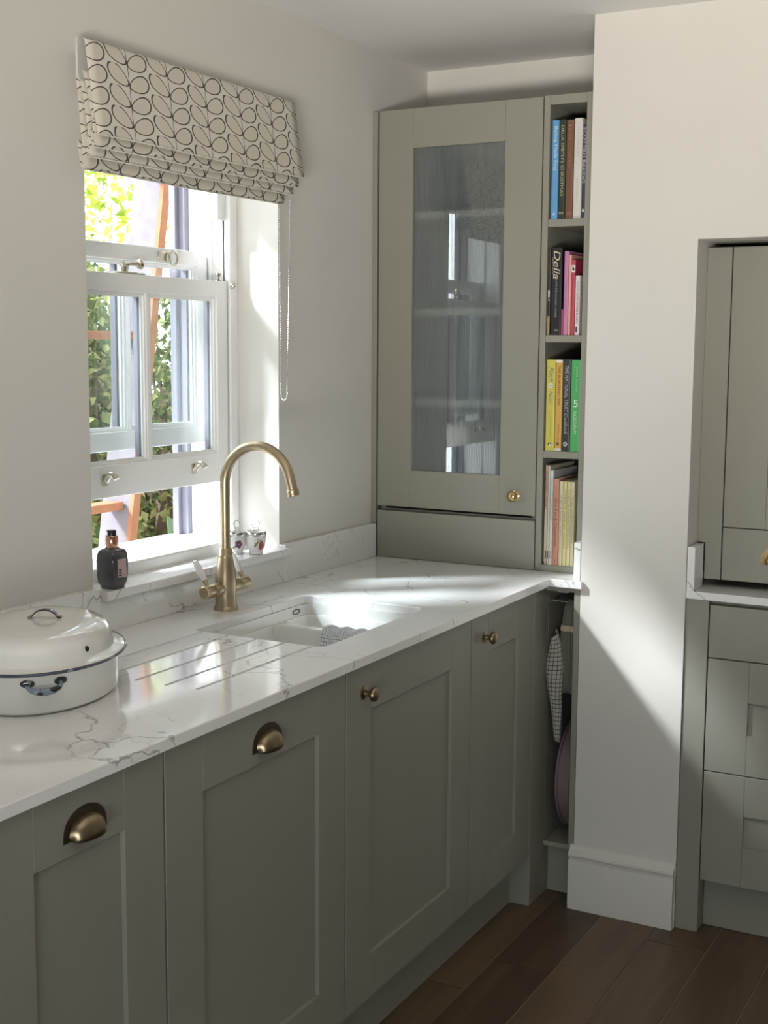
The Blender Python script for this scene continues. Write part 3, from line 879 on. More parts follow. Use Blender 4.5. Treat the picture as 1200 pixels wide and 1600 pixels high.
# ------------------------------------------------------------------ soap bottle and egg coddlers on the sill
SB = Vector((0.008, -0.045, 1.0125))
sb = empty('soap_bottle', SB, 'dark smoky pump bottle with copper collar on the window sill', 'bottle')
bm = BM(); lathe(bm, [(0.0205, 0), (0.0215, 0.001), (0.0215, 0.0055), (0.0235, 0.0085), (0.0262, 0.016), (0.0276, 0.030), (0.0282, 0.048), (0.0280, 0.066), (0.0268, 0.080), (0.0238, 0.0885), (0.0185, 0.0915), (0.0135, 0.0925), (0.0125, 0.095)], SB, seg=40, power=5.0, rot=math.radians(20))
sb.scale = (1, 1, 0.95)
bd = obj('bottle_body', bm, M['bottle'], sb, smooth=True, angle=60)
bm = BM(); lathe(bm, [(0.0135, 0.0935), (0.0142, 0.095), (0.0142, 0.121), (0.0135, 0.1225)], SB, seg=28)
obj('collar', bm, M['copper'], sb, smooth=True, label='copper collar')
bm = BM(); lathe(bm, [(0.0098, 0.122), (0.0098, 0.133), (0.0090, 0.1350), (0.003, 0.1352)], SB, seg=24)
lathe(bm, [(0.004, 0.0), (0.0038, 0.012)], SB + Vector((-0.006, 0.003, 0.1300)), axis=(-1, 0.4, 0), seg=12)
obj('pump_head', bm, M['black_plastic'], sb, smooth=True, label='black pump head')
lab_dir = Vector((math.cos(math.radians(-4)), math.sin(math.radians(-4)), 0)); lab_t = Vector((-lab_dir.y, lab_dir.x, 0))
bm = BM()
q = [SB + lab_dir * 0.0290 + lab_t * a + Vector((0, 0, z)) for a, z in ((-0.013, 0.028), (0.012, 0.026), (0.012, 0.070), (-0.013, 0.070))]
loft(bm, [[p - lab_dir * 0.004 for p in q], q])
lb = obj('paper_label', bm, M['pink_label'], bd, label='pale pink label')
bm = BM()
for k in range(3):
    q = [SB + lab_dir * 0.0292 + lab_t * (-0.010 + a) + Vector((0, 0, 0.031 + 0.006 * k + z)) for a, z in ((0, 0), (0.008, 0), (0.008, 0.0032), (0, 0.0032))]
    loft(bm, [[p - lab_dir * 0.0002 for p in q], [p + lab_dir * 0.0003 for p in q]])
obj('label_print', bm, M['black_plastic'], bd)

def patch(name, m, parent, org, rfun, pts, off=0.0004, label=None):
    """small print wrapped round a turned cup: pts are (angle, height)"""
    bm = BM()
    cen = (sum(p[0] for p in pts) / len(pts), sum(p[1] for p in pts) / len(pts))
    def P(a, z): 
        r = rfun(z) + off
        return bm.verts.new(org + Vector((r * math.cos(a), r * math.sin(a), z)))
    outer_ = [P(*p) for p in pts]; mid = [P((p[0] + cen[0]) / 2, (p[1] + cen[1]) / 2) for p in pts]; c = P(*cen)
    n = len(pts)
    for i in range(n):
        j = (i + 1) % n
        bm.faces.new((outer_[i], outer_[j], mid[j], mid[i])); bm.faces.new((mid[i], mid[j], c))
    return obj(name, bm, m, parent, smooth=True, label=label)
def ell(ca, cz, a, b, rot=0.0, n=14, pear=0.0):
    out = []
    for i in range(n):
        t = 2 * PI * i / n
        x, y = a * math.cos(t), b * math.sin(t)
        x *= 1 - pear * math.sin(t)
        out.append((ca + (x * math.cos(rot) - y * math.sin(rot)) / 0.024, cz + x * math.sin(rot) + y * math.cos(rot)))
    return out
def coddler(org, label, kind, ring_ang):
    e = empty('egg_coddler', org, label, 'egg coddler', 'egg coddlers on the window sill')
    prof = [(0.0150, 0), (0.0165, 0.001), (0.0165, 0.004), (0.0150, 0.007), (0.0165, 0.010), (0.0205, 0.017), (0.0228, 0.027), (0.0236, 0.038), (0.0236, 0.046)]
    bm = BM(); lathe(bm, prof, org, seg=36)
    cup = obj('cup', bm, M['porcelain'], e, smooth=True)
    def rf(z):
        for (r0_, z0_), (r1_, z1_) in zip(prof, prof[1:]):
            if z0_ <= z <= z1_ + 1e-9: return r0_ + (r1_ - r0_) * (z - z0_) / max(z1_ - z0_, 1e-6)
        return prof[-1][0]
    va = math.atan2(-2.27 - org[1], 1.89 - org[0])   # the side turned to the room
    if kind == 'fruit':
        patch('painted_fruit', M['fruit'], cup, org, rf, ell(va + 0.62, 0.0235, 0.0078, 0.0125, 0.12, pear=0.35), label='red pear painted on the cup')
        patch('painted_leaf', M['leafprint'], cup, org, rf, ell(va + 0.05, 0.0265, 0.0030, 0.0090, -0.62), label='khaki leaf painted on the cup')
        patch('painted_twig', M['leafprint'], cup, org, rf, ell(va + 0.33, 0.0365, 0.0010, 0.0075, 1.1))
    else:
        for k in range(5):
            t = 2 * PI * k / 5
            patch('painted_petal', M['purple'], cup, org, rf, ell(va + 0.22 + 0.0052 * math.cos(t) / 0.024, 0.0262 + 0.0058 * math.sin(t), 0.0046, 0.0046), off=0.0003 + 0.0001 * k, label='purple petal painted on the cup' if k == 0 else None)
        patch('painted_leaf', M['leafprint'], cup, org, rf, ell(va - 0.28, 0.0185, 0.0022, 0.0070, -0.9), label='khaki leaf painted on the cup')
    bm = BM(); lathe(bm, [(0.0243, 0.0445), (0.0250, 0.0455), (0.0250, 0.0530), (0.0240, 0.0555), (0.018, 0.0585), (0.010, 0.0600), (0.004, 0.0604)], org, seg=36)
    ld = obj('metal_lid', bm, M['chrome'], e, smooth=True, label='chrome screw lid')
    bm = BM()
    dx = Vector((math.cos(ring_ang), math.sin(ring_ang), 0))
    c0 = Vector(org) + Vector((0, 0, 0.0725))
    tube(bm, [c0 + dx * (0.0092 * math.cos(t)) + Vector((0, 0, 0.0092 * math.sin(t))) for t in [2 * PI * i / 24 for i in range(24)]], 0.00115, 8, closed=True)
    tube(bm, [Vector(org) + dx * 0.006 + Vector((0, 0, 0.0590)), c0 + dx * 0.0055 - Vector((0, 0, 0.0075))], 0.001, 8)
    tube(bm, [Vector(org) - dx * 0.006 + Vector((0, 0, 0.0590)), c0 - dx * 0.0055 - Vector((0, 0, 0.0075))], 0.001, 8)
    obj('lid_ring', bm, M['chrome'], ld, smooth=True)
    e.scale = (1.1, 1.1, 1.06)
    return e
coddler(Vector((0.012, 0.512, 1.0125)), 'white egg coddler with a red pear and leaf, nearer the right window reveal', 'fruit', math.radians(28))
coddler(Vector((-0.030, 0.486, 1.0125)), 'white egg coddler with purple fruit, half hidden behind the brass tap', 'flower', math.radians(85))

# ------------------------------------------------------------------ kitchen furniture helpers
S = M['sage']
def mapx(x_front):      # faces the room (+x): u = y, v = z, w = outwards
    return lambda u, v, w: (x_front + w, u, v)
def mapy(y_front):      # faces the camera (-y): u = x, v = z
    return lambda u, v, w: (u, y_front - w, v)
def mbox(bm, m, u0, u1, v0, v1, w0, w1, bev=0.0008):
    a = m(u0, v0, w0); b = m(u1, v1, w1)
    box(bm, min(a[0], b[0]), max(a[0], b[0]), min(a[1], b[1]), max(a[1], b[1]), min(a[2], b[2]), max(a[2], b[2]), bev)
def shaker(name, m, u0, u1, v0, v1, st, parent, th=0.020, rec=0.009, panel='panel', vst=None, pm_=None):
    bm = BM()
    vs = vst if vst is not None else st
    mbox(bm, m, u0, u0 + st, v0, v1, -th, 0); mbox(bm, m, u1 - st, u1, v0, v1, -th, 0)
    mbox(bm, m, u0 + st + 0.0002, u1 - st - 0.0002, v0, v0 + vs, -th, 0); mbox(bm, m, u0 + st + 0.0002, u1 - st - 0.0002, v1 - vs, v1, -th, 0)
    d = obj(name, bm, S, parent)
    if panel:
        bm = BM(); mbox(bm, m, u0 + st, u1 - st, v0 + vs, v1 - vs, -th + 0.002, -rec, 0)
        obj(panel, bm, pm_ or S, d)
    return d
def cup_handle(m, u, v, parent, a=0.037, b=0.036, c=0.025):
    bm = BM()
    nu, nv = 22, 9
    rows = []
    for i in range(nu + 1):
        ph = PI * i / nu
        row = []
        for j in range(nv + 1):
            ps = PI / 2 * j / nv
            sp = math.sin(ph) ** 0.75
            uu = a * math.cos(ph) * (1 - 0.10 * math.sin(ps))
            vv = b * sp * math.cos(ps) ** 0.8
            ww = c * math.sin(ph) ** 0.5 * math.sin(ps) ** 0.8
            row.append(bm.verts.new(Vector(m(u + uu, v + vv, ww))))
        rows.append(row)
    for i in range(nu):
        for j in range(nv):
            try: bm.faces.new((rows[i][j], rows[i + 1][j], rows[i + 1][j + 1], rows[i][j + 1]))
            except ValueError: pass
    bmesh.ops.remove_doubles(bm, verts=bm.verts, dist=1e-5)
    h = obj('cup_handle', bm, M['brass_dark'], parent, smooth=True, label='aged brass cup handle')
    md = h.modifiers.new('thickness', 'SOLIDIFY'); md.thickness = 0.0022
    bm = BM()   # flat flange behind the cup
    ro_, ri = [], []
    for i in range(nu + 1):
        ph = PI * i / nu
        ro_.append((a * 1.30 * math.cos(ph), b * 1.32 * math.sin(ph) ** 0.75)); ri.append((a * 0.98 * math.cos(ph), b * 0.98 * math.sin(ph) ** 0.75))
    f0 = [[Vector(m(u + p[0], v + p[1], w)) for p in L_] for L_, w in ((ri, 0.0002), (ri, 0.0022), (ro_, 0.0018), (ro_, 0.0002))]
    loft(bm, f0, closed=False)
    obj('handle_flange', bm, M['flange'], parent, smooth=True)
    return h
def knob(m, u, v, parent, material, label, k=1.0):
    o_ = Vector(m(u, v, 0)); ax = Vector(m(u, v, 1)) - o_
    bm = BM()
    lathe(bm, [(0.0145 * k, 0.0002), (0.0145 * k, 0.002), (0.0115 * k, 0.0035), (0.007 * k, 0.005), (0.0058 * k, 0.010 * k), (0.0062 * k, 0.015 * k), (0.011 * k, 0.0175 * k), (0.0150 * k, 0.0215 * k), (0.0155 * k, 0.0255 * k), (0.0135 * k, 0.030 * k), (0.008 * k, 0.033 * k), (0.002 * k, 0.0338 * k)], o_, axis=ax, seg=28)
    return obj('knob', bm, material, parent, smooth=True, label=label)

# ------------------------------------------------------------------ base cabinets under the window
XD = 0.5942
def base_cabinet(y0, y1, label, handle, group='base cabinets under the window'):
    e = empty('base_cabinet', (0.30, 0.5 * (y0 + y1), 0.145), label, 'cabinet', group)
    bm = BM()
    box(bm, 0.025, XD - 0.022, y0 + 0.0005, y0 + 0.018, 0.146, 0.8995); box(bm, 0.025, XD - 0.022, y1 - 0.018, y1 - 0.0005, 0.146, 0.8995)
    box(bm, 0.025, XD - 0.022, y0 + 0.018, y1 - 0.018, 0.146, 0.164); box(bm, 0.025, 0.040, y0 + 0.018, y1 - 0.018, 0.164, 0.8995)
    box(bm, XD - 0.05, XD - 0.022, y0 + 0.018, y1 - 0.018, 0.8925, 0.8995)
    obj('carcass', bm, M['sage_inside'], e)
    m = mapx(XD)
    st = 0.1035 if y1 - y0 > 0.45 else 0.098
    d = shaker('door', m, y0 + 0.0015, y1 - 0.0015, 0.148, 0.889, st, e, vst=0.1)
    if handle[0] == 'cup': cup_handle(m, handle[1], 0.812, d)
    else: knob(m, handle[1], 0.831, d, M['brass_dark'], 'antique brass knob')
    return e
base_cabinet(-1.62, -1.024, 'sage grey base cabinet at the near end of the worktop run, outside the frame', ('cup', -1.32))
base_cabinet(-1.022, -0.622, 'sage grey base cabinet under the enamel roaster, with the nearest cup handle', ('cup', -0.813))
base_cabinet(-0.620, -0.030, 'wide sage grey base cabinet with cup handle under the drainer grooves', ('cup', -0.318))
base_cabinet(-0.028, 0.578, 'wide sage grey sink base cabinet with a round knob at its left', ('knob', 0.045))
base_cabinet(0.580, 0.976, 'narrow sage grey base cabinet with a round knob, next to the open niche', ('knob', 0.655))
pl = boxo('plinth', (0.518, 0.536, -1.62, 0.9895, 0.0005, 0.1455), S, loc=(0.527, -0.3, 0))
tag(pl, 'recessed sage grey plinth along the floor under the window cabinets', 'plinth')
cp = boxo('corner_post', (0.500, XD, 0.990, 1.0905, 0.0005, 0.8995), S, loc=(0.56, 1.04, 0), bev=0.0012)
tag(cp, 'sage grey corner post down to the floor left of the open niche', 'post')
fl = boxo('filler_strip', (0.574, XD, 0.9775, 0.9895, 0.148, 0.8995), S, loc=(0.58, 0.98, 0.148), bev=0.0008)
tag(fl, 'slim sage grey filler strip between the narrow cabinet and the corner post', 'filler strip')

# ------------------------------------------------------------------ open niche at the end of the run
ni = empty('open_niche', (0.64, 1.25, 0.0), 'narrow open sage grey niche under the worktop holding towels and a tray', 'niche')
boxo('side_panel', (0.6805, 0.6970, 1.0560, 1.47, 0.0005, 0.8995), S, ni)
boxo('side_panel', (0.576, XD, 1.0912, 1.47, 0.0005, 0.8995), S, ni)
boxo('bottom_shelf', (XD + 0.0003, 0.6802, 1.088, 1.47, 0.146, 0.160), S, ni, bev=0.0012)
boxo('back_panel', (0.576, 0.697, 1.4705, 1.486, 0.0005, 0.8995), M['sage_inside'], ni)
boxo('top_rail', (XD + 0.0003, 0.6802, 1.0700, 1.088, 0.8820, 0.8995), S, ni)
boxo('plinth_board', (XD + 0.0003, 0.6802, 1.127, 1.142, 0.0005, 0.1455), S, ni)
bm = BM(); box(bm, 0.622, 0.652, 1.089, 1.110, 0.8760, 0.8818, 0.001); box(bm, 0.616, 0.658, 1.100, 1.106, 0.8785, 0.8993, 0.001)
obj('rail_bracket', bm, M['plastic_white'], ni, label='small pale rail bracket')
bm = BM(); tube(bm, [(XD + 0.0005, 1.125, 0.845), (0.680, 1.125, 0.845)], 0.004, 12)
obj('hanging_rail', bm, M['chrome'], ni, smooth=True)
# towels over the rail
def towel(name, label, mtl, x0, x1, front, back, fold_y, uvp=True, seed=0, bandz=None):
    e = D.objects.new(name, None); e.location = ((x0 + x1) / 2, 1.125, 0.85); COL.objects.link(e)
    tag(e, label, 'towel', 'towels in the niche')
    pth = [(1.125 - fold_y, front), (1.125 - fold_y, front + 0.08), (1.125 - fold_y * 0.95, 0.77), (1.125 - fold_y * 0.6, 0.835), (1.1215, 0.8515), (1.1305, 0.850), (1.140, 0.80), (1.142, back)]
    def fn(s, t):
        k = t * (len(pth) - 1); i = min(int(k), len(pth) - 2); f = k - i
        y = pth[i][0] * (1 - f) + pth[i + 1][0] * f; z = pth[i][1] * (1 - f) + pth[i + 1][1] * f
        w = 0.65 + 0.35 * min(1, abs(t - 0.57) * 3)
        x = (x0 + x1) / 2 + (s - 0.5) * (x1 - x0) * w
        return (x, y + 0.004 * math.sin(s * 11 + seed) * (1 - t) - 0.004 * math.sin(t * 8), z)
    uvgrid('cloth', fn, 24, 30, mtl, e, uvf=lambda s, t: (s * 0.22, t * 0.5), thick=0.002)
    return e, fn
# plain green towel on the right, pale checked towel folded in front at the left
gt, gfn = towel('tea_towel', 'plain grey-green tea towel with a beige band hanging in the niche', M['green_towel'], 0.631, 0.673, 0.595, 0.62, 0.036, seed=1.0)
def bfn(s, t):
    x, y, z = gfn(s, 0.285 + 0.035 * t)
    return (x, y - 0.004, z)
uvgrid('woven_band', bfn, 24, 3, M['beige_band'], gt, uvf=lambda s, t: (s, t), thick=0.0018, label='beige woven band')
ct = D.objects.new('tea_towel', None); ct.location = (0.618, 1.085, 0.76); COL.objects.link(ct)
tag(ct, 'black and white checked tea towel hanging in a rolled loop in the niche', 'towel', 'towels in the niche')
def chk(s, t):
    # s: across the rolled cloth, t: from the top fold down to the hanging corner
    z = 0.764 - 0.300 * t - 0.012 * s * t
    half = 0.0235 * (math.sin(min(1, t * 2.6 + 0.12) * PI / 2) ** 0.8) * (1 - 0.72 * max(0, t - 0.35) / 0.65) + 0.001
    cx_ = 0.6175 + 0.016 * t * t
    a = -PI * 1.18 + s * PI * 1.75
    return (cx_ + half * math.cos(a), 1.083 + 0.010 * math.sin(a) + 0.004 * math.sin(t * 11), z + 0.012 * (1 - t) * math.sin(a * 0.5))
uvgrid('cloth', chk, 26, 34, M['check'], ct, uvf=lambda s, t: (s * 0.12 + 0.02 * t, t * 0.31), thick=0.0018)
# round tray stood on edge
tr_ = empty('round_tray', (0.643, 1.262, 0.161), 'round mauve-brown tray standing on edge in the niche below the towels', 'tray')
bm = BM()
axis = Vector((-1, 0, 0))
tc_ = Vector((0.643, 1.262, 0.161 + 0.166))
lathe(bm, [(0.156, -0.020), (0.160, -0.018), (0.1615, 0.014), (0.166, 0.016), (0.166, 0.021), (0.159, 0.021), (0.156, -0.014), (0.02, -0.014)], tc_, axis=axis, seg=72)
obj('tray_rim', bm, M['tray'], tr_, smooth=True)
bm = BM(); lathe(bm, [(0.1535, -0.0138), (0.1535, -0.0118), (0.01, -0.0118)], tc_, axis=axis, seg=64)
obj('tray_face', bm, M['tray_dark'], tr_, smooth=True, label='dark inner face')

# ------------------------------------------------------------------ glazed dresser cabinet on the worktop
YD, ZT = 1.1442, 2.2163
dr = empty('dresser_cabinet', (0.27, 1.3, H), 'tall sage grey wall cabinet with a reeded glass door standing on the worktop', 'cabinet')
bm = BM()
box(bm, 0.0225, 0.040, YD + 0.022, 1.47, H + 0.0005, ZT); box(bm, 0.509, 0.527, YD + 0.022, 1.47, H + 0.0005, ZT)
box(bm, 0.040, 0.509, YD + 0.022, 1.47, ZT - 0.018, ZT); box(bm, 0.040, 0.509, YD + 0.022, 1.47, 1.048, 1.066)
box(bm, 0.0225, 0.527, 1.4705, 1.488, H + 0.0005, ZT)
obj('carcass', bm, M['sage_inside'], dr)
for z in (1.372, 1.634, 1.912):
    boxo('shelf', (0.0405, 0.5085, 1.185, 1.47, z, z + 0.02), M['shelf_light'], dr)
boxo('side_filler', (0.0005, 0.0172, YD - 0.001, 1.47, 1.0205, ZT), S, dr)
boxo('fascia', (0.0225, 0.5262, YD, YD + 0.020, H + 0.001, 1.0605), S, dr, bev=0.0012)
m = mapy(YD)
dd = shaker('door', m, 0.0225, 0.5262, 1.0745, ZT, 0.1095, dr, panel=None)
GX0, GX1, GZ0, GZ1 = 0.0225 + 0.1095, 0.5262 - 0.1095, 1.0745 + 0.1095, ZT - 0.1095
boxo('glass_pane', (GX0, GX1, YD + 0.0055, YD + 0.0085, GZ0, GZ1), M['front_glass'], dd, bev=0)
bm = BM()   # reeds: half-round flutes on the back of the pane
nre = 52; pts = []
for i in range(nre):
    for k in range(6):
        t = (i + k / 6) / nre
        pts.append((GX0 + (GX1 - GX0) * t, YD + 0.0105 + 0.0016 * math.sin(PI * k / 6)))
pts.append((GX1, YD + 0.0105))
va_ = [[bm.verts.new((p[0], p[1], z)) for p in pts] for z in (GZ0, GZ1)]
for i in range(len(pts) - 1): bm.faces.new((va_[0][i], va_[0][i + 1], va_[1][i + 1], va_[1][i])).smooth = True
obj('reeded_glass', bm, M['reeded'], dd)
knob(m, 0.4655, 1.1285, dd, M['knob_gold'], 'polished gold knob')

# ------------------------------------------------------------------ open bookcase column
bc = empty('bookcase', (0.597, 1.3, H), 'narrow open sage grey bookcase column of four shelves beside the glazed cabinet', 'bookcase')
BX0, BX1 = 0.5292, 0.6665
boxo('side_panel', (BX0, 0.5465, YD, 1.47, H + 0.0005, 2.2185), S, bc)
boxo('side_panel', (0.6505, BX1, YD, 1.47, H + 0.0005, 2.2185), S, bc)
shelf_z = []
for z0, z1 in ((H + 0.0005, 0.9390), (1.240, 1.2595), (1.559, 1.5785), (1.8705, 1.8905), (2.1935, 2.2185)):
    boxo('shelf', (0.5467, 0.6503, YD + 0.0005, 1.47, z0, z1), S, bc); shelf_z.append(z1)
boxo('back_panel', (BX0, BX1, 1.4705, 1.486, H + 0.0005, 2.2185), M['sage_inside'], bc)

# ------------------------------------------------------------------ cookery books
RD, RU = (0, 0, -1), (1, 0, 0)      # spine lettering reads downwards
BY = 1.150
def book(x0, x1, z0, h, col, label, group, depth=0.19, hard=True, lean=0.0, rough=0.4, dy=0.0, spine=None):
    e = empty('book', ((x0 + x1) / 2, BY + dy + depth / 2, z0), label, 'book', group)
    w = x1 - x0; y0 = BY + dy
    bm = BM()
    rr = min(0.004, w * 0.35); tk = 0.0022 if hard else 0.0008
    pout = [(x0, y0 + depth), (x0, y0 + rr), (x0 + rr * 0.3, y0 + rr * 0.3), (x0 + rr, y0), (x1 - rr, y0), (x1 - rr * 0.3, y0 + rr * 0.3), (x1, y0 + rr), (x1, y0 + depth)]
    pin = [(x1 - tk, y0 + depth), (x1 - tk, y0 + rr + 0.002), (x0 + tk, y0 + rr + 0.002), (x0 + tk, y0 + depth)]
    poly = pout + pin
    n = len(poly)
    A = [bm.verts.new((p[0], p[1], z0)) for p in poly]; B_ = [bm.verts.new((p[0], p[1], z0 + h)) for p in poly]
    for i in range(n):
        j = (i + 1) % n
        bm.faces.new((A[i], A[j], B_[j], B_[i]))
    for L_ in (A, B_):
        es = [bm.edges.get((L_[i], L_[(i + 1) % n])) for i in range(n)]
        bmesh.ops.triangle_fill(bm, use_beauty=True, edges=es)
    cv = obj('cover', bm, colour(col, rough), e)
    g = 0.003 if hard else 0.0005
    boxo('pages', (x0 + tk + 0.0001, x1 - tk - 0.0001, y0 + rr + 0.0025, y0 + depth - g, z0 + g, z0 + h - g), M['paper'], e, bev=0)
    if lean:
        e.rotation_euler.y = lean
    def put(txt, zc, L, hgt, c, xo=0.0, upright=False, shear=0.0):
        cen = ((x0 + x1) / 2 + xo, y0 - 0.0002, z0 + zc)
        if upright: text_mesh('lettering', txt, colour(c), cv, cen, L, hgt, (1, 0, 0), (0, 0, 1), shear)
        else: text_mesh('lettering', txt, colour(c), cv, cen, L, hgt, RD, RU, shear)
    def mark(zc, poly, c, xo=0.0, name='emblem', lab=None, off=0.0004):
        bm = BM(); cx = (x0 + x1) / 2 + xo
        prism(bm, [(cx + p[0], z0 + zc + p[1]) for p in poly], 'y', y0 - off, y0 - off + 0.0003)
        obj(name, bm, colour(c), cv, label=lab)
    return e, put, mark
def disc(r, n=16, sy=1.0): return [(r * math.cos(2 * PI * i / n), r * sy * math.sin(2 * PI * i / n)) for i in range(n)]
def rect(w, h): return [(-w / 2, -h / 2), (w / 2, -h / 2), (w / 2, h / 2), (-w / 2, h / 2)]
WHT, BLK, GLD = (0.75, 0.74, 0.70), (0.02, 0.02, 0.02), (0.50, 0.46, 0.24)
G1, G2, G3, G4 = 'cookery books on the top shelf', 'cookery books on the second shelf', 'cookery books on the third shelf', 'cookery books on the bottom shelf'
z = shelf_z[3] + 0.0003
e, put, mark = book(0.5505, 0.5705, z, 0.262, (0.13, 0.36, 0.66), 'light blue book at the left end of the top bookshelf', G1)
put('Baking Made Easy', 0.187, 0.118, 0.0115, WHT, 0.001); put('Lorraine Pascale', 0.09, 0.055, 0.004, (0.25, 0.5, 0.8)); mark(0.014, rect(0.005, 0.006), (0.6, 0.7, 0.8))
e, put, mark = book(0.5710, 0.5912, z, 0.262, (0.030, 0.040, 0.030), 'dark green book with long gold title on the top bookshelf', G1)
put("DELIA SMITH'S CHRISTMAS", 0.154, 0.186, 0.0085, GLD, 0.0008); mark(0.016, rect(0.013, 0.006), (0.25, 0.24, 0.17))
e, put, mark = book(0.5917, 0.6135, z, 0.260, (0.19, 0.085, 0.048), 'brown book in the middle of the top bookshelf', G1)
put('HOME COOKING', 0.190, 0.110, 0.008, (0.34, 0.19, 0.09)); mark(0.246, rect(0.007, 0.0022), GLD, 0.0); mark(0.014, rect(0.014, 0.007), (0.28, 0.13, 0.08))
e, put, mark = book(0.6140, 0.6375, z, 0.263, (0.68, 0.66, 0.62), 'white book on the top bookshelf beside the navy one', G1)
put('THE COOK BOOK', 0.20, 0.08, 0.006, (0.5, 0.48, 0.46)); put('FOUR SEASONS', 0.075, 0.06, 0.006, (0.52, 0.5, 0.48)); mark(0.006, rect(0.018, 0.003), (0.5, 0.48, 0.45))
e, put, mark = book(0.6380, 0.6500, z, 0.243, (0.045, 0.047, 0.085), 'navy blue book at the right end of the top bookshelf', G1)
put('SCOTTISH BAKING', 0.165, 0.145, 0.0075, (0.60, 0.60, 0.62), 0.0); mark(0.020, disc(0.0026, 12, 1.7), WHT); mark(0.0235, disc(0.0016, 10), WHT, -0.001)
z = shelf_z[2] + 0.0003
e, put, mark = book(0.5480, 0.5555, z, 0.232, (0.035, 0.034, 0.036), 'thin charcoal book at the far left of the second bookshelf', G2)
mark(0.112, rect(0.0045, 0.020), (0.6, 0.6, 0.58)); mark(0.095, disc(0.0020, 10, 1.6), (0.5, 0.5, 0.48)); mark(0.026, rect(0.0070, 0.050), (0.40, 0.29, 0.16), off=0.0003)
e, put, mark = book(0.5560, 0.5880, z, 0.236, (0.022, 0.021, 0.023), 'thick black book with large cream script on the second bookshelf', G2, rough=0.25)
put('Delia', 0.190, 0.076, 0.019, (0.66, 0.60, 0.46), 0.001, shear=0.25); put("SMITH'S", 0.188, 0.045, 0.005, (0.40, 0.31, 0.18), -0.0105); put('COMPLETE COOKERY COURSE', 0.100, 0.105, 0.0048, (0.38, 0.37, 0.33), 0.0005); mark(0.013, rect(0.010, 0.0035), (0.42, 0.38, 0.28), 0.003)
e, put, mark = book(0.5886, 0.5935, z, 0.070, (0.42, 0.10, 0.18), 'small crimson booklet between the black and pink books', G2, hard=False, depth=0.12)
e, put, mark = book(0.5938, 0.6075, z, 0.226, (0.60, 0.22, 0.46), 'pink book in the middle of the second bookshelf', G2)
put('CAKES AND BAKES', 0.10, 0.10, 0.004, (0.50, 0.16, 0.38))
e, put, mark = book(0.6080, 0.6150, z, 0.216, (0.74, 0.42, 0.30), 'thin peach coloured book beside the pink one', G2, hard=False)
e, put, mark = book(0.6155, 0.6265, z, 0.202, (0.50, 0.055, 0.10), 'thin red book with a white emblem patch on the second bookshelf', G2, hard=False)
mark(0.178, rect(0.0105, 0.019), (0.75, 0.70, 0.65), 0.0, 'emblem_patch'); mark(0.1775, disc(0.0030, 10, 1.5), BLK, 0.0, off=0.0006); mark(0.183, disc(0.0018, 10, 1.2), BLK, -0.001, off=0.0006)
e, put, mark = book(0.6270, 0.6410, z, 0.160, (0.74, 0.68, 0.66), 'short white book at the right end of the second bookshelf', G2, hard=False)
put('LOW CARBS & KIDS', 0.072, 0.080, 0.0055, (0.06, 0.05, 0.05), 0.0005); put('family', 0.130, 0.028, 0.006, (0.35, 0.3, 0.3), 0.001, shear=0.3); mark(0.015, rect(0.004, 0.015), (0.05, 0.05, 0.05), -0.001)
z = shelf_z[1] + 0.0003
e, put, mark = book(0.5490, 0.5758, z, 0.252, (0.62, 0.56, 0.10), 'mustard yellow book at the left end of the third bookshelf', G3)
put('Pinch', 0.211, 0.040, 0.014, (0.16, 0.20, 0.16), 0.001, shear=0.3); put('Nom', 0.147, 0.036, 0.012, (0.16, 0.20, 0.16), 0.001, shear=0.3); mark(0.180, disc(0.0070, 20), (0.75, 0.72, 0.66), 0.0, 'white_disc'); mark(0.180, disc(0.0016, 10), (0.2, 0.2, 0.2), 0.0, off=0.0006)
put('100 HOME-STYLE RECIPES', 0.075, 0.070, 0.0035, (0.40, 0.36, 0.10), 0.002); mark(0.018, disc(0.0050, 14, 1.0), BLK, 0.0); mark(0.016, disc(0.0030, 12, 1.3), WHT, 0.0008, off=0.0006)
e, put, mark = book(0.5764, 0.5965, z, 0.252, (0.66, 0.40, 0.09), 'amber book with white ends on the third bookshelf', G3, dy=0.001)
put('THE ROASTING TIN', 0.182, 0.108, 0.0075, (0.05, 0.04, 0.03), 0.001); put('RUKMINI IYER', 0.052, 0.048, 0.0042, (0.16, 0.10, 0.04), 0.001); mark(0.020, rect(0.008, 0.009), (0.16, 0.10, 0.05))
mark(0.2475, rect(0.0195, 0.008), (0.76, 0.73, 0.68), 0.0, 'white_band'); mark(0.004, rect(0.0195, 0.0075), (0.76, 0.73, 0.68), 0.0, 'white_band')
e, put, mark = book(0.5972, 0.6208, z, 0.253, (0.036, 0.038, 0.044), 'charcoal book with silver title on the third bookshelf', G3)
put('THE NATIONAL TRUST', 0.172, 0.128, 0.0105, (0.50, 0.50, 0.50), 0.0006); put('Cookbook', 0.076, 0.058, 0.0105, (0.45, 0.45, 0.45), 0.0006, shear=0.35)
for k in range(5):
    t = 2 * PI * k / 5
    mark(0.020 + 0.0042 * math.sin(t), disc(0.0026, 9), (0.48, 0.52, 0.52), 0.0042 * math.cos(t), off=0.0004 + 0.0001 * k)
e, put, mark = book(0.6215, 0.6500, z, 0.252, (0.085, 0.42, 0.13), 'bright green book at the right end of the third bookshelf', G3)
put('JAMIE OLIVER', 0.198, 0.070, 0.0070, (0.42, 0.62, 0.42), 0.002); put('5', 0.133, 0.013, 0.020, (0.80, 0.82, 0.76), 0.0012, upright=True); put('INGREDIENTS', 0.080, 0.062, 0.0090, (0.62, 0.74, 0.60), 0.0)
z = shelf_z[0] + 0.0003
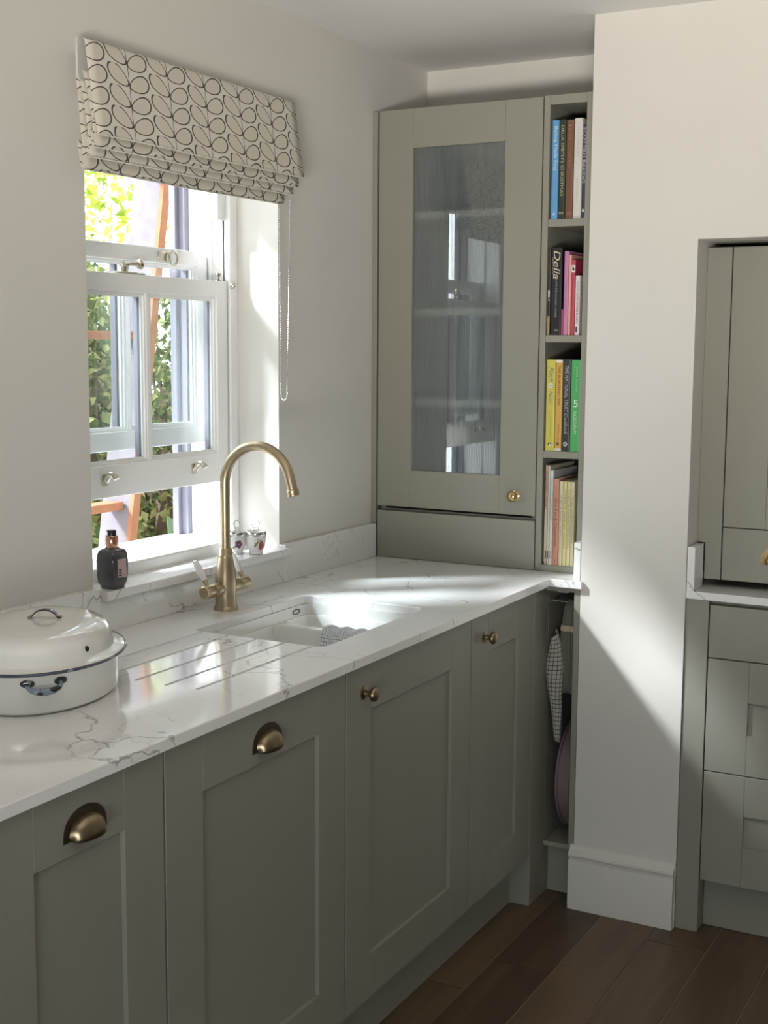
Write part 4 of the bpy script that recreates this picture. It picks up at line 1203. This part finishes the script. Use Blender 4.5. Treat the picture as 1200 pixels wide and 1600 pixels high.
e, put, mark = book(0.5530, 0.5612, z, 0.280, (0.46, 0.32, 0.23), 'tall slim brown-beige book at the left end of the bottom bookshelf', G4, hard=False)
put('EVERYDAY FOOD', 0.210, 0.105, 0.0052, (0.24, 0.12, 0.08)); mark(0.028, rect(0.0040, 0.022), (0.10, 0.09, 0.08), 0.001); mark(0.085, rect(0.0078, 0.155), (0.55, 0.47, 0.37), 0.0, 'pale_band', off=0.0002)
e, put, mark = book(0.5616, 0.5672, z, 0.279, (0.62, 0.58, 0.46), 'very thin cream booklet second from left on the bottom bookshelf', G4, hard=False)
mark(0.028, rect(0.0030, 0.020), (0.08, 0.08, 0.07))
e, put, mark = book(0.5676, 0.5765, z, 0.266, (0.62, 0.66, 0.66), 'slim pale blue-white book on the bottom bookshelf', G4, hard=False)
put('THE FOOD COMPANION', 0.185, 0.115, 0.0058, (0.20, 0.36, 0.50)); mark(0.030, rect(0.0060, 0.022), (0.36, 0.40, 0.42), 0.0)
e, put, mark = book(0.5771, 0.5940, z, 0.243, (0.58, 0.26, 0.17), 'terracotta pink book in the middle of the bottom bookshelf', G4, hard=False)
put('One Pot & Casseroles', 0.122, 0.136, 0.0082, (0.10, 0.03, 0.02), 0.001); mark(0.012, disc(0.0015, 8, 1.8), (0.3, 0.1, 0.08))
T4 = ["THE BEST OF SAINSBURY'S VEGETARIAN COOKING", "THE BEST OF SAINSBURY'S COOKING", "THE BEST OF SAINSBURY'S FISH COOKING", "THE BEST OF SAINSBURY'S BAKING"]
L4 = ['cream spined book just right of the terracotta one on the bottom shelf', 'lemon yellow spined book, second right of the terracotta one', 'pale cream-yellow spined book between the lemon and rightmost ones', 'cream-yellow book at the right end of the bottom bookshelf']
C4 = [(0.70, 0.64, 0.46), (0.70, 0.64, 0.26), (0.68, 0.62, 0.40), (0.66, 0.60, 0.36)]
xx = 0.5950
for k in range(4):
    e, put, mark = book(xx, xx + 0.0108, z, 0.237, C4[k], L4[k], G4, hard=False)
    put(T4[k], 0.128 + (0.005 if k != 0 else -0.01), 0.165 if k < 3 else 0.135, 0.0050, (0.20, 0.16, 0.08), 0.0008)
    xx += 0.0114

# ------------------------------------------------------------------ alcove on the right
aw = empty('alcove_worktop', (1.45, 1.35, 0.90), 'white quartz worktop in the alcove right of the pier', 'worktop')
boxo('slab', (0.9865, 1.949, YP - 0.002, 1.715, 0.900, H), M['quartz'], aw, bev=0.0015)
boxo('upstand', (0.9868, 1.0065, YP + 0.001, 1.138, H, 1.035), M['quartz'], aw)
ac = empty('drawer_cabinet', (1.45, 1.35, 0.0), 'sage grey drawer cabinet under the alcove worktop, cut by the right edge', 'cabinet')
YA = 1.060
boxo('end_panel', (0.9866, 1.0465, YA - 0.001, 1.70, 0.0005, 0.8995), S, ac)
bm = BM(); box(bm, 1.048, 1.946, YA + 0.0225, 1.70, 0.146, 0.8995)
obj('carcass', bm, M['sage_inside'], ac)
m = mapy(YA)
bm = BM(); mbox(bm, m, 1.0495, 1.946, 0.7505, 0.888, -0.02, 0.0, 0.001)
d1 = obj('drawer_front', bm, S, ac)
cup_handle(m, 1.497, 0.80, d1)
for z0, z1 in ((0.4485, 0.7475), (0.148, 0.4455)):
    d_ = shaker('drawer_front', m, 1.0495, 1.946, z0, z1, 0.1065, ac)
    cup_handle(m, 1.497, z1 - 0.07, d_)
boxo('plinth_board', (1.0468, 1.948, 1.118, 1.136, 0.0005, 0.1455), S, ac)
uc = empty('alcove_cabinet', (1.45, 1.4, H), 'tall recessed sage grey cupboard set in the alcove above its worktop', 'cabinet')
YU = 1.150
bm = BM(); box(bm, 1.008, 1.946, YU + 0.0225, 1.71, 0.94, 1.805)
obj('carcass', bm, M['sage_inside'], uc)
bm = BM(); box(bm, 0.9858, 1.0495, YU, YU + 0.02, 1.036, 1.8025, 0.001); box(bm, 1.0075, 1.0495, YU, YU + 0.02, 0.9405, 1.0362, 0.0)
obj('side_filler', bm, S, uc)
m = mapy(YU)
d_ = shaker('door', m, 1.0525, 1.497, 1.0815, 1.8025, 0.108, uc)
d2 = shaker('door', m, 1.500, 1.946, 1.0815, 1.8025, 0.108, uc)
bm = BM(); mbox(bm, m, 1.0525, 1.946, 0.9405, 1.0790, -0.02, 0.0, 0.001)
d3 = obj('drawer_front', bm, S, uc)
h_ = cup_handle(m, 1.200, 0.992, d3)
for o_ in d3.children: o_.data.materials[0] = M['knob_gold']

# ------------------------------------------------------------------ garden outside
bm = BM(); box(bm, -9, -0.307, -6, 10, -0.25, -0.05)
tag(obj('garden_ground', bm, M['soil']), kind='structure')
bm = BM(); box(bm, -1.25, -0.322, -5, 4, -0.049, -0.03)  # unseen pale slab added to bounce daylight up through the window
tag(obj('bounce_patio', bm, M['bounce_paving']), kind='structure')
bm = BM(); box(bm, -0.32, -0.3055, -4, 4, -0.04, 0.985); box(bm, -0.32, -0.3055, -4, -0.13, 0.985, 3.0); box(bm, -0.32, -0.3055, 0.69, 4, 0.985, 3.0); box(bm, -0.32, -0.3055, -0.13, 0.69, 2.15, 3.0)
tag(obj('trim_1', bm, M['brick']), kind='structure')

bm = BM(); box(bm, -0.66, -0.321, -4, 4, 2.60, 2.72)  # unseen eave added to keep steep sky light out of the window
tag(obj('added_eave', bm, M['white_gloss']), kind='structure')

def leaves(name, parent, n, center, radii, m, size, seed, shell=0.25, droop=0.3, zfun=None):
    rnd = random.Random(seed)
    vs, fs = [], []
    org = wloc(parent); c = Vector(center) - org
    for _ in range(n):
        while True:
            p = Vector((rnd.uniform(-1, 1), rnd.uniform(-1, 1), rnd.uniform(-1, 1)))
            if shell < p.length <= 1: break
        pos = c + Vector((p.x * radii[0], p.y * radii[1], p.z * radii[2]))
        s = size * rnd.uniform(0.55, 1.35)
        d = Vector((rnd.uniform(-1, 1), rnd.uniform(-1, 1), rnd.uniform(-0.9, 0.5) - droop)).normalized()
        a, u, v = frame_of(d)
        ang = rnd.uniform(0, 2 * PI)
        side = u * math.cos(ang) + v * math.sin(ang); nrm = d.cross(side)
        w = s * rnd.uniform(0.20, 0.36)
        b = len(vs)
        vs += [pos, pos + d * s * 0.42 + side * w + nrm * w * 0.35, pos + d * s * 0.42, pos + d * s * 0.42 - side * w + nrm * w * 0.35, pos + d * s - nrm * w * 0.5]
        fs += [(b, b + 1, b + 2), (b, b + 2, b + 3), (b + 1, b + 4, b + 2), (b + 2, b + 4, b + 3)]
    me = D.meshes.new(name); me.from_pydata([tuple(v) for v in vs], [], fs); me.materials.append(m)
    o = D.objects.new(name, me); link(o, parent); o['kind'] = 'stuff'
    return o
def stems(parent, base, top, n, seed, spread):
    rnd = random.Random(seed); bm = BM()
    for _ in range(n):
        b = Vector(base) + Vector((rnd.uniform(-.05, .05), rnd.uniform(-.05, .05), 0))
        t = Vector(top) + Vector((rnd.uniform(-1, 1) * spread, rnd.uniform(-1, 1) * spread, rnd.uniform(-.3, 0)))
        mid = (b + t) / 2 + Vector((rnd.uniform(-.08, .08), rnd.uniform(-.08, .08), 0))
        tube(bm, [b, mid, t], [0.014, 0.010, 0.004], 6)
    obj('stem', bm, M['stem'], parent, smooth=True, recalc=False)
def shrub(x, y, h, rx, ry, label, m, n, size, seed, z0=-0.05, shell=0.45, core=True):
    e = empty('garden_shrub', (x, y, z0), label, 'shrub', 'shrubs outside the window')
    stems(e, (x, y, z0), (x, y, z0 + h * 0.9), 7, seed, rx * 0.5)
    leaves('foliage', e, n, (x, y, z0 + h * 0.54), (rx, ry, h * 0.52), m, size, seed, shell)
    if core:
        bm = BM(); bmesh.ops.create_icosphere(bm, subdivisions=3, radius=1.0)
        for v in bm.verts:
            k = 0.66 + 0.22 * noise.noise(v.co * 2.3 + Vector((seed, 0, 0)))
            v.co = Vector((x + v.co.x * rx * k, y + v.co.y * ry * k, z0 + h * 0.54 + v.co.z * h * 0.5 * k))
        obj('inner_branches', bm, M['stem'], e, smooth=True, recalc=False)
    return e
shrub(-1.57, 1.44, 1.95, 0.36, 0.36, 'dense mixed green shrub outside, seen at the left of the lower sash', M['leaf_a'], 9000, 0.050, 11)
sB = shrub(-1.45, 2.30, 1.85, 0.36, 0.42, 'dense green shrub outside, seen in the right pane of the lower sash', M['leaf_a'], 9000, 0.046, 12)
shrub(-2.42, 2.35, 2.05, 0.48, 0.62, 'tall green shrub further back behind the nearer shrubs outside', M['leaf_a'], 6500, 0.065, 13)
shrub(-2.75, 1.2, 2.0, 0.45, 0.50, 'broad shrub at the back left of the garden outside', M['leaf_a'], 5000, 0.065, 14)
shrub(-1.75, 3.35, 2.0, 0.55, 0.50, 'far green shrub at the right of the garden view', M['leaf_a'], 5000, 0.065, 15)
shrub(-1.85, 0.55, 1.5, 0.36, 0.40, 'low shrub outside facing the middle of the window', M['leaf_a'], 2600, 0.08, 16)
# big single leaves of the near shrub, low in the open gap
rnd = random.Random(5)
for k, (yy, zz, sz) in enumerate(((1.86, 0.86, 0.12), (1.94, 0.80, 0.11), (2.02, 0.88, 0.10), (1.78, 0.76, 0.10), (2.08, 0.78, 0.11), (1.90, 0.95, 0.08), (2.00, 0.98, 0.08), (1.70, 0.92, 0.09), (2.06, 1.35, 0.09), (2.0, 1.30, 0.10), (2.12, 1.62, 0.08), (1.98, 1.55, 0.08))):
    bm = BM()
    o_ = Vector((-1.05 - rnd.uniform(0, 0.08), yy - 0.13, zz))
    d = Vector((0.12, rnd.uniform(-0.6, 0.6), -1)).normalized(); sd = Vector((-0.25, 1, 0.1)); sd = (sd - d * sd.dot(d)).normalized(); nr = d.cross(sd)
    L_, w_ = sz, sz * 0.36
    prof_ = [(0.0, 0.0), (0.15, 0.6), (0.38, 1.0), (0.65, 0.78), (0.88, 0.3), (1.0, 0.0)]
    mid = [bm.verts.new(o_ + d * L_ * t - nr * 0.012 * t * t) for t, _ in prof_]
    for s in (-1, 1):
        edge = [bm.verts.new(o_ + d * L_ * t + sd * s * w_ * w + nr * (0.010 * w - 0.012 * t * t)) for t, w in prof_[1:-1]]
        seq = [mid[0]] + edge + [mid[-1]]
        bm.faces.new((mid[0], seq[1], mid[1]))
        for i in range(1, 4): bm.faces.new((mid[i], seq[i], seq[i + 1], mid[i + 1]))
        bm.faces.new((mid[4], seq[4], mid[5]))
    obj('leaf', bm, M['leaf_c'], sB, smooth=True, recalc=False)
def tree(x, y, z, r, label, n, seed, size=0.08):
    e = empty('garden_tree', (x, y, -0.05), label, 'tree', 'trees beyond the shrubs')
    bm = BM(); tube(bm, [(x, y, -0.05), (x + 0.05, y - 0.04, z * 0.5), (x - 0.03, y, z + 0.1)], [0.06, 0.045, 0.02], 8)
    obj('trunk', bm, M['stem'], e, smooth=True)
    leaves('crown', e, n, (x, y, z), r, M['leaf_b'], size, seed, shell=0.05)
tree(-3.3, 3.1, 2.35, (0.9, 1.0, 0.65), 'sparse sunlit yellow-green tree in the top opening, nearest', 900, 21)
tree(-4.9, 4.9, 2.6, (1.0, 1.1, 0.9), 'sparse sunlit yellow-green tree further off behind the timber post', 1100, 22)
tree(-2.7, 5.3, 2.3, (0.9, 0.9, 0.7), 'sparse sunlit yellow-green tree at the right edge of the window view', 900, 23)
# leaning timber ladder frame
ld_ = empty('timber_frame', (-0.66, 0.6, -0.05), 'leaning weathered timber post with cross rails and an orange edge outside', 'timber frame')
def lean_beam(bm, xa, xb, y, yw, z0, z1, k):
    p = []
    for z in (z0, z1):
        yy = y + k * (z - 0.956)
        p.append([Vector((xa, yy, z)), Vector((xb, yy, z)), Vector((xb, yy + yw, z)), Vector((xa, yy + yw, z))])
    loft(bm, p)
KL = 0.178
bm = BM(); lean_beam(bm, -0.715, -0.612, 0.750, 0.028, -0.05, 2.9, KL)
post = obj('post', bm, M['timber_pale'], ld_)
bm = BM(); lean_beam(bm, -0.611, -0.596, 0.748, 0.032, -0.05, 2.9, KL)
obj('edge_strip', bm, M['timber_orange'], ld_, label='orange timber edge strip')
bm = BM(); lean_beam(bm, -0.715, -0.612, -0.25, 0.045, -0.05, 2.9, KL)
obj('post', bm, M['timber_pale'], ld_)
for zr in (0.50, 1.058, 1.560, 2.1):
    ye = 0.750 + KL * (zr - 0.956)
    bm = BM(); box(bm, -0.69, -0.63, ye - 0.88, ye - 0.001, zr, zr + 0.024, 0.003)
    obj('rail', bm, M['timber_orange'], ld_, label='orange-brown cross rail')
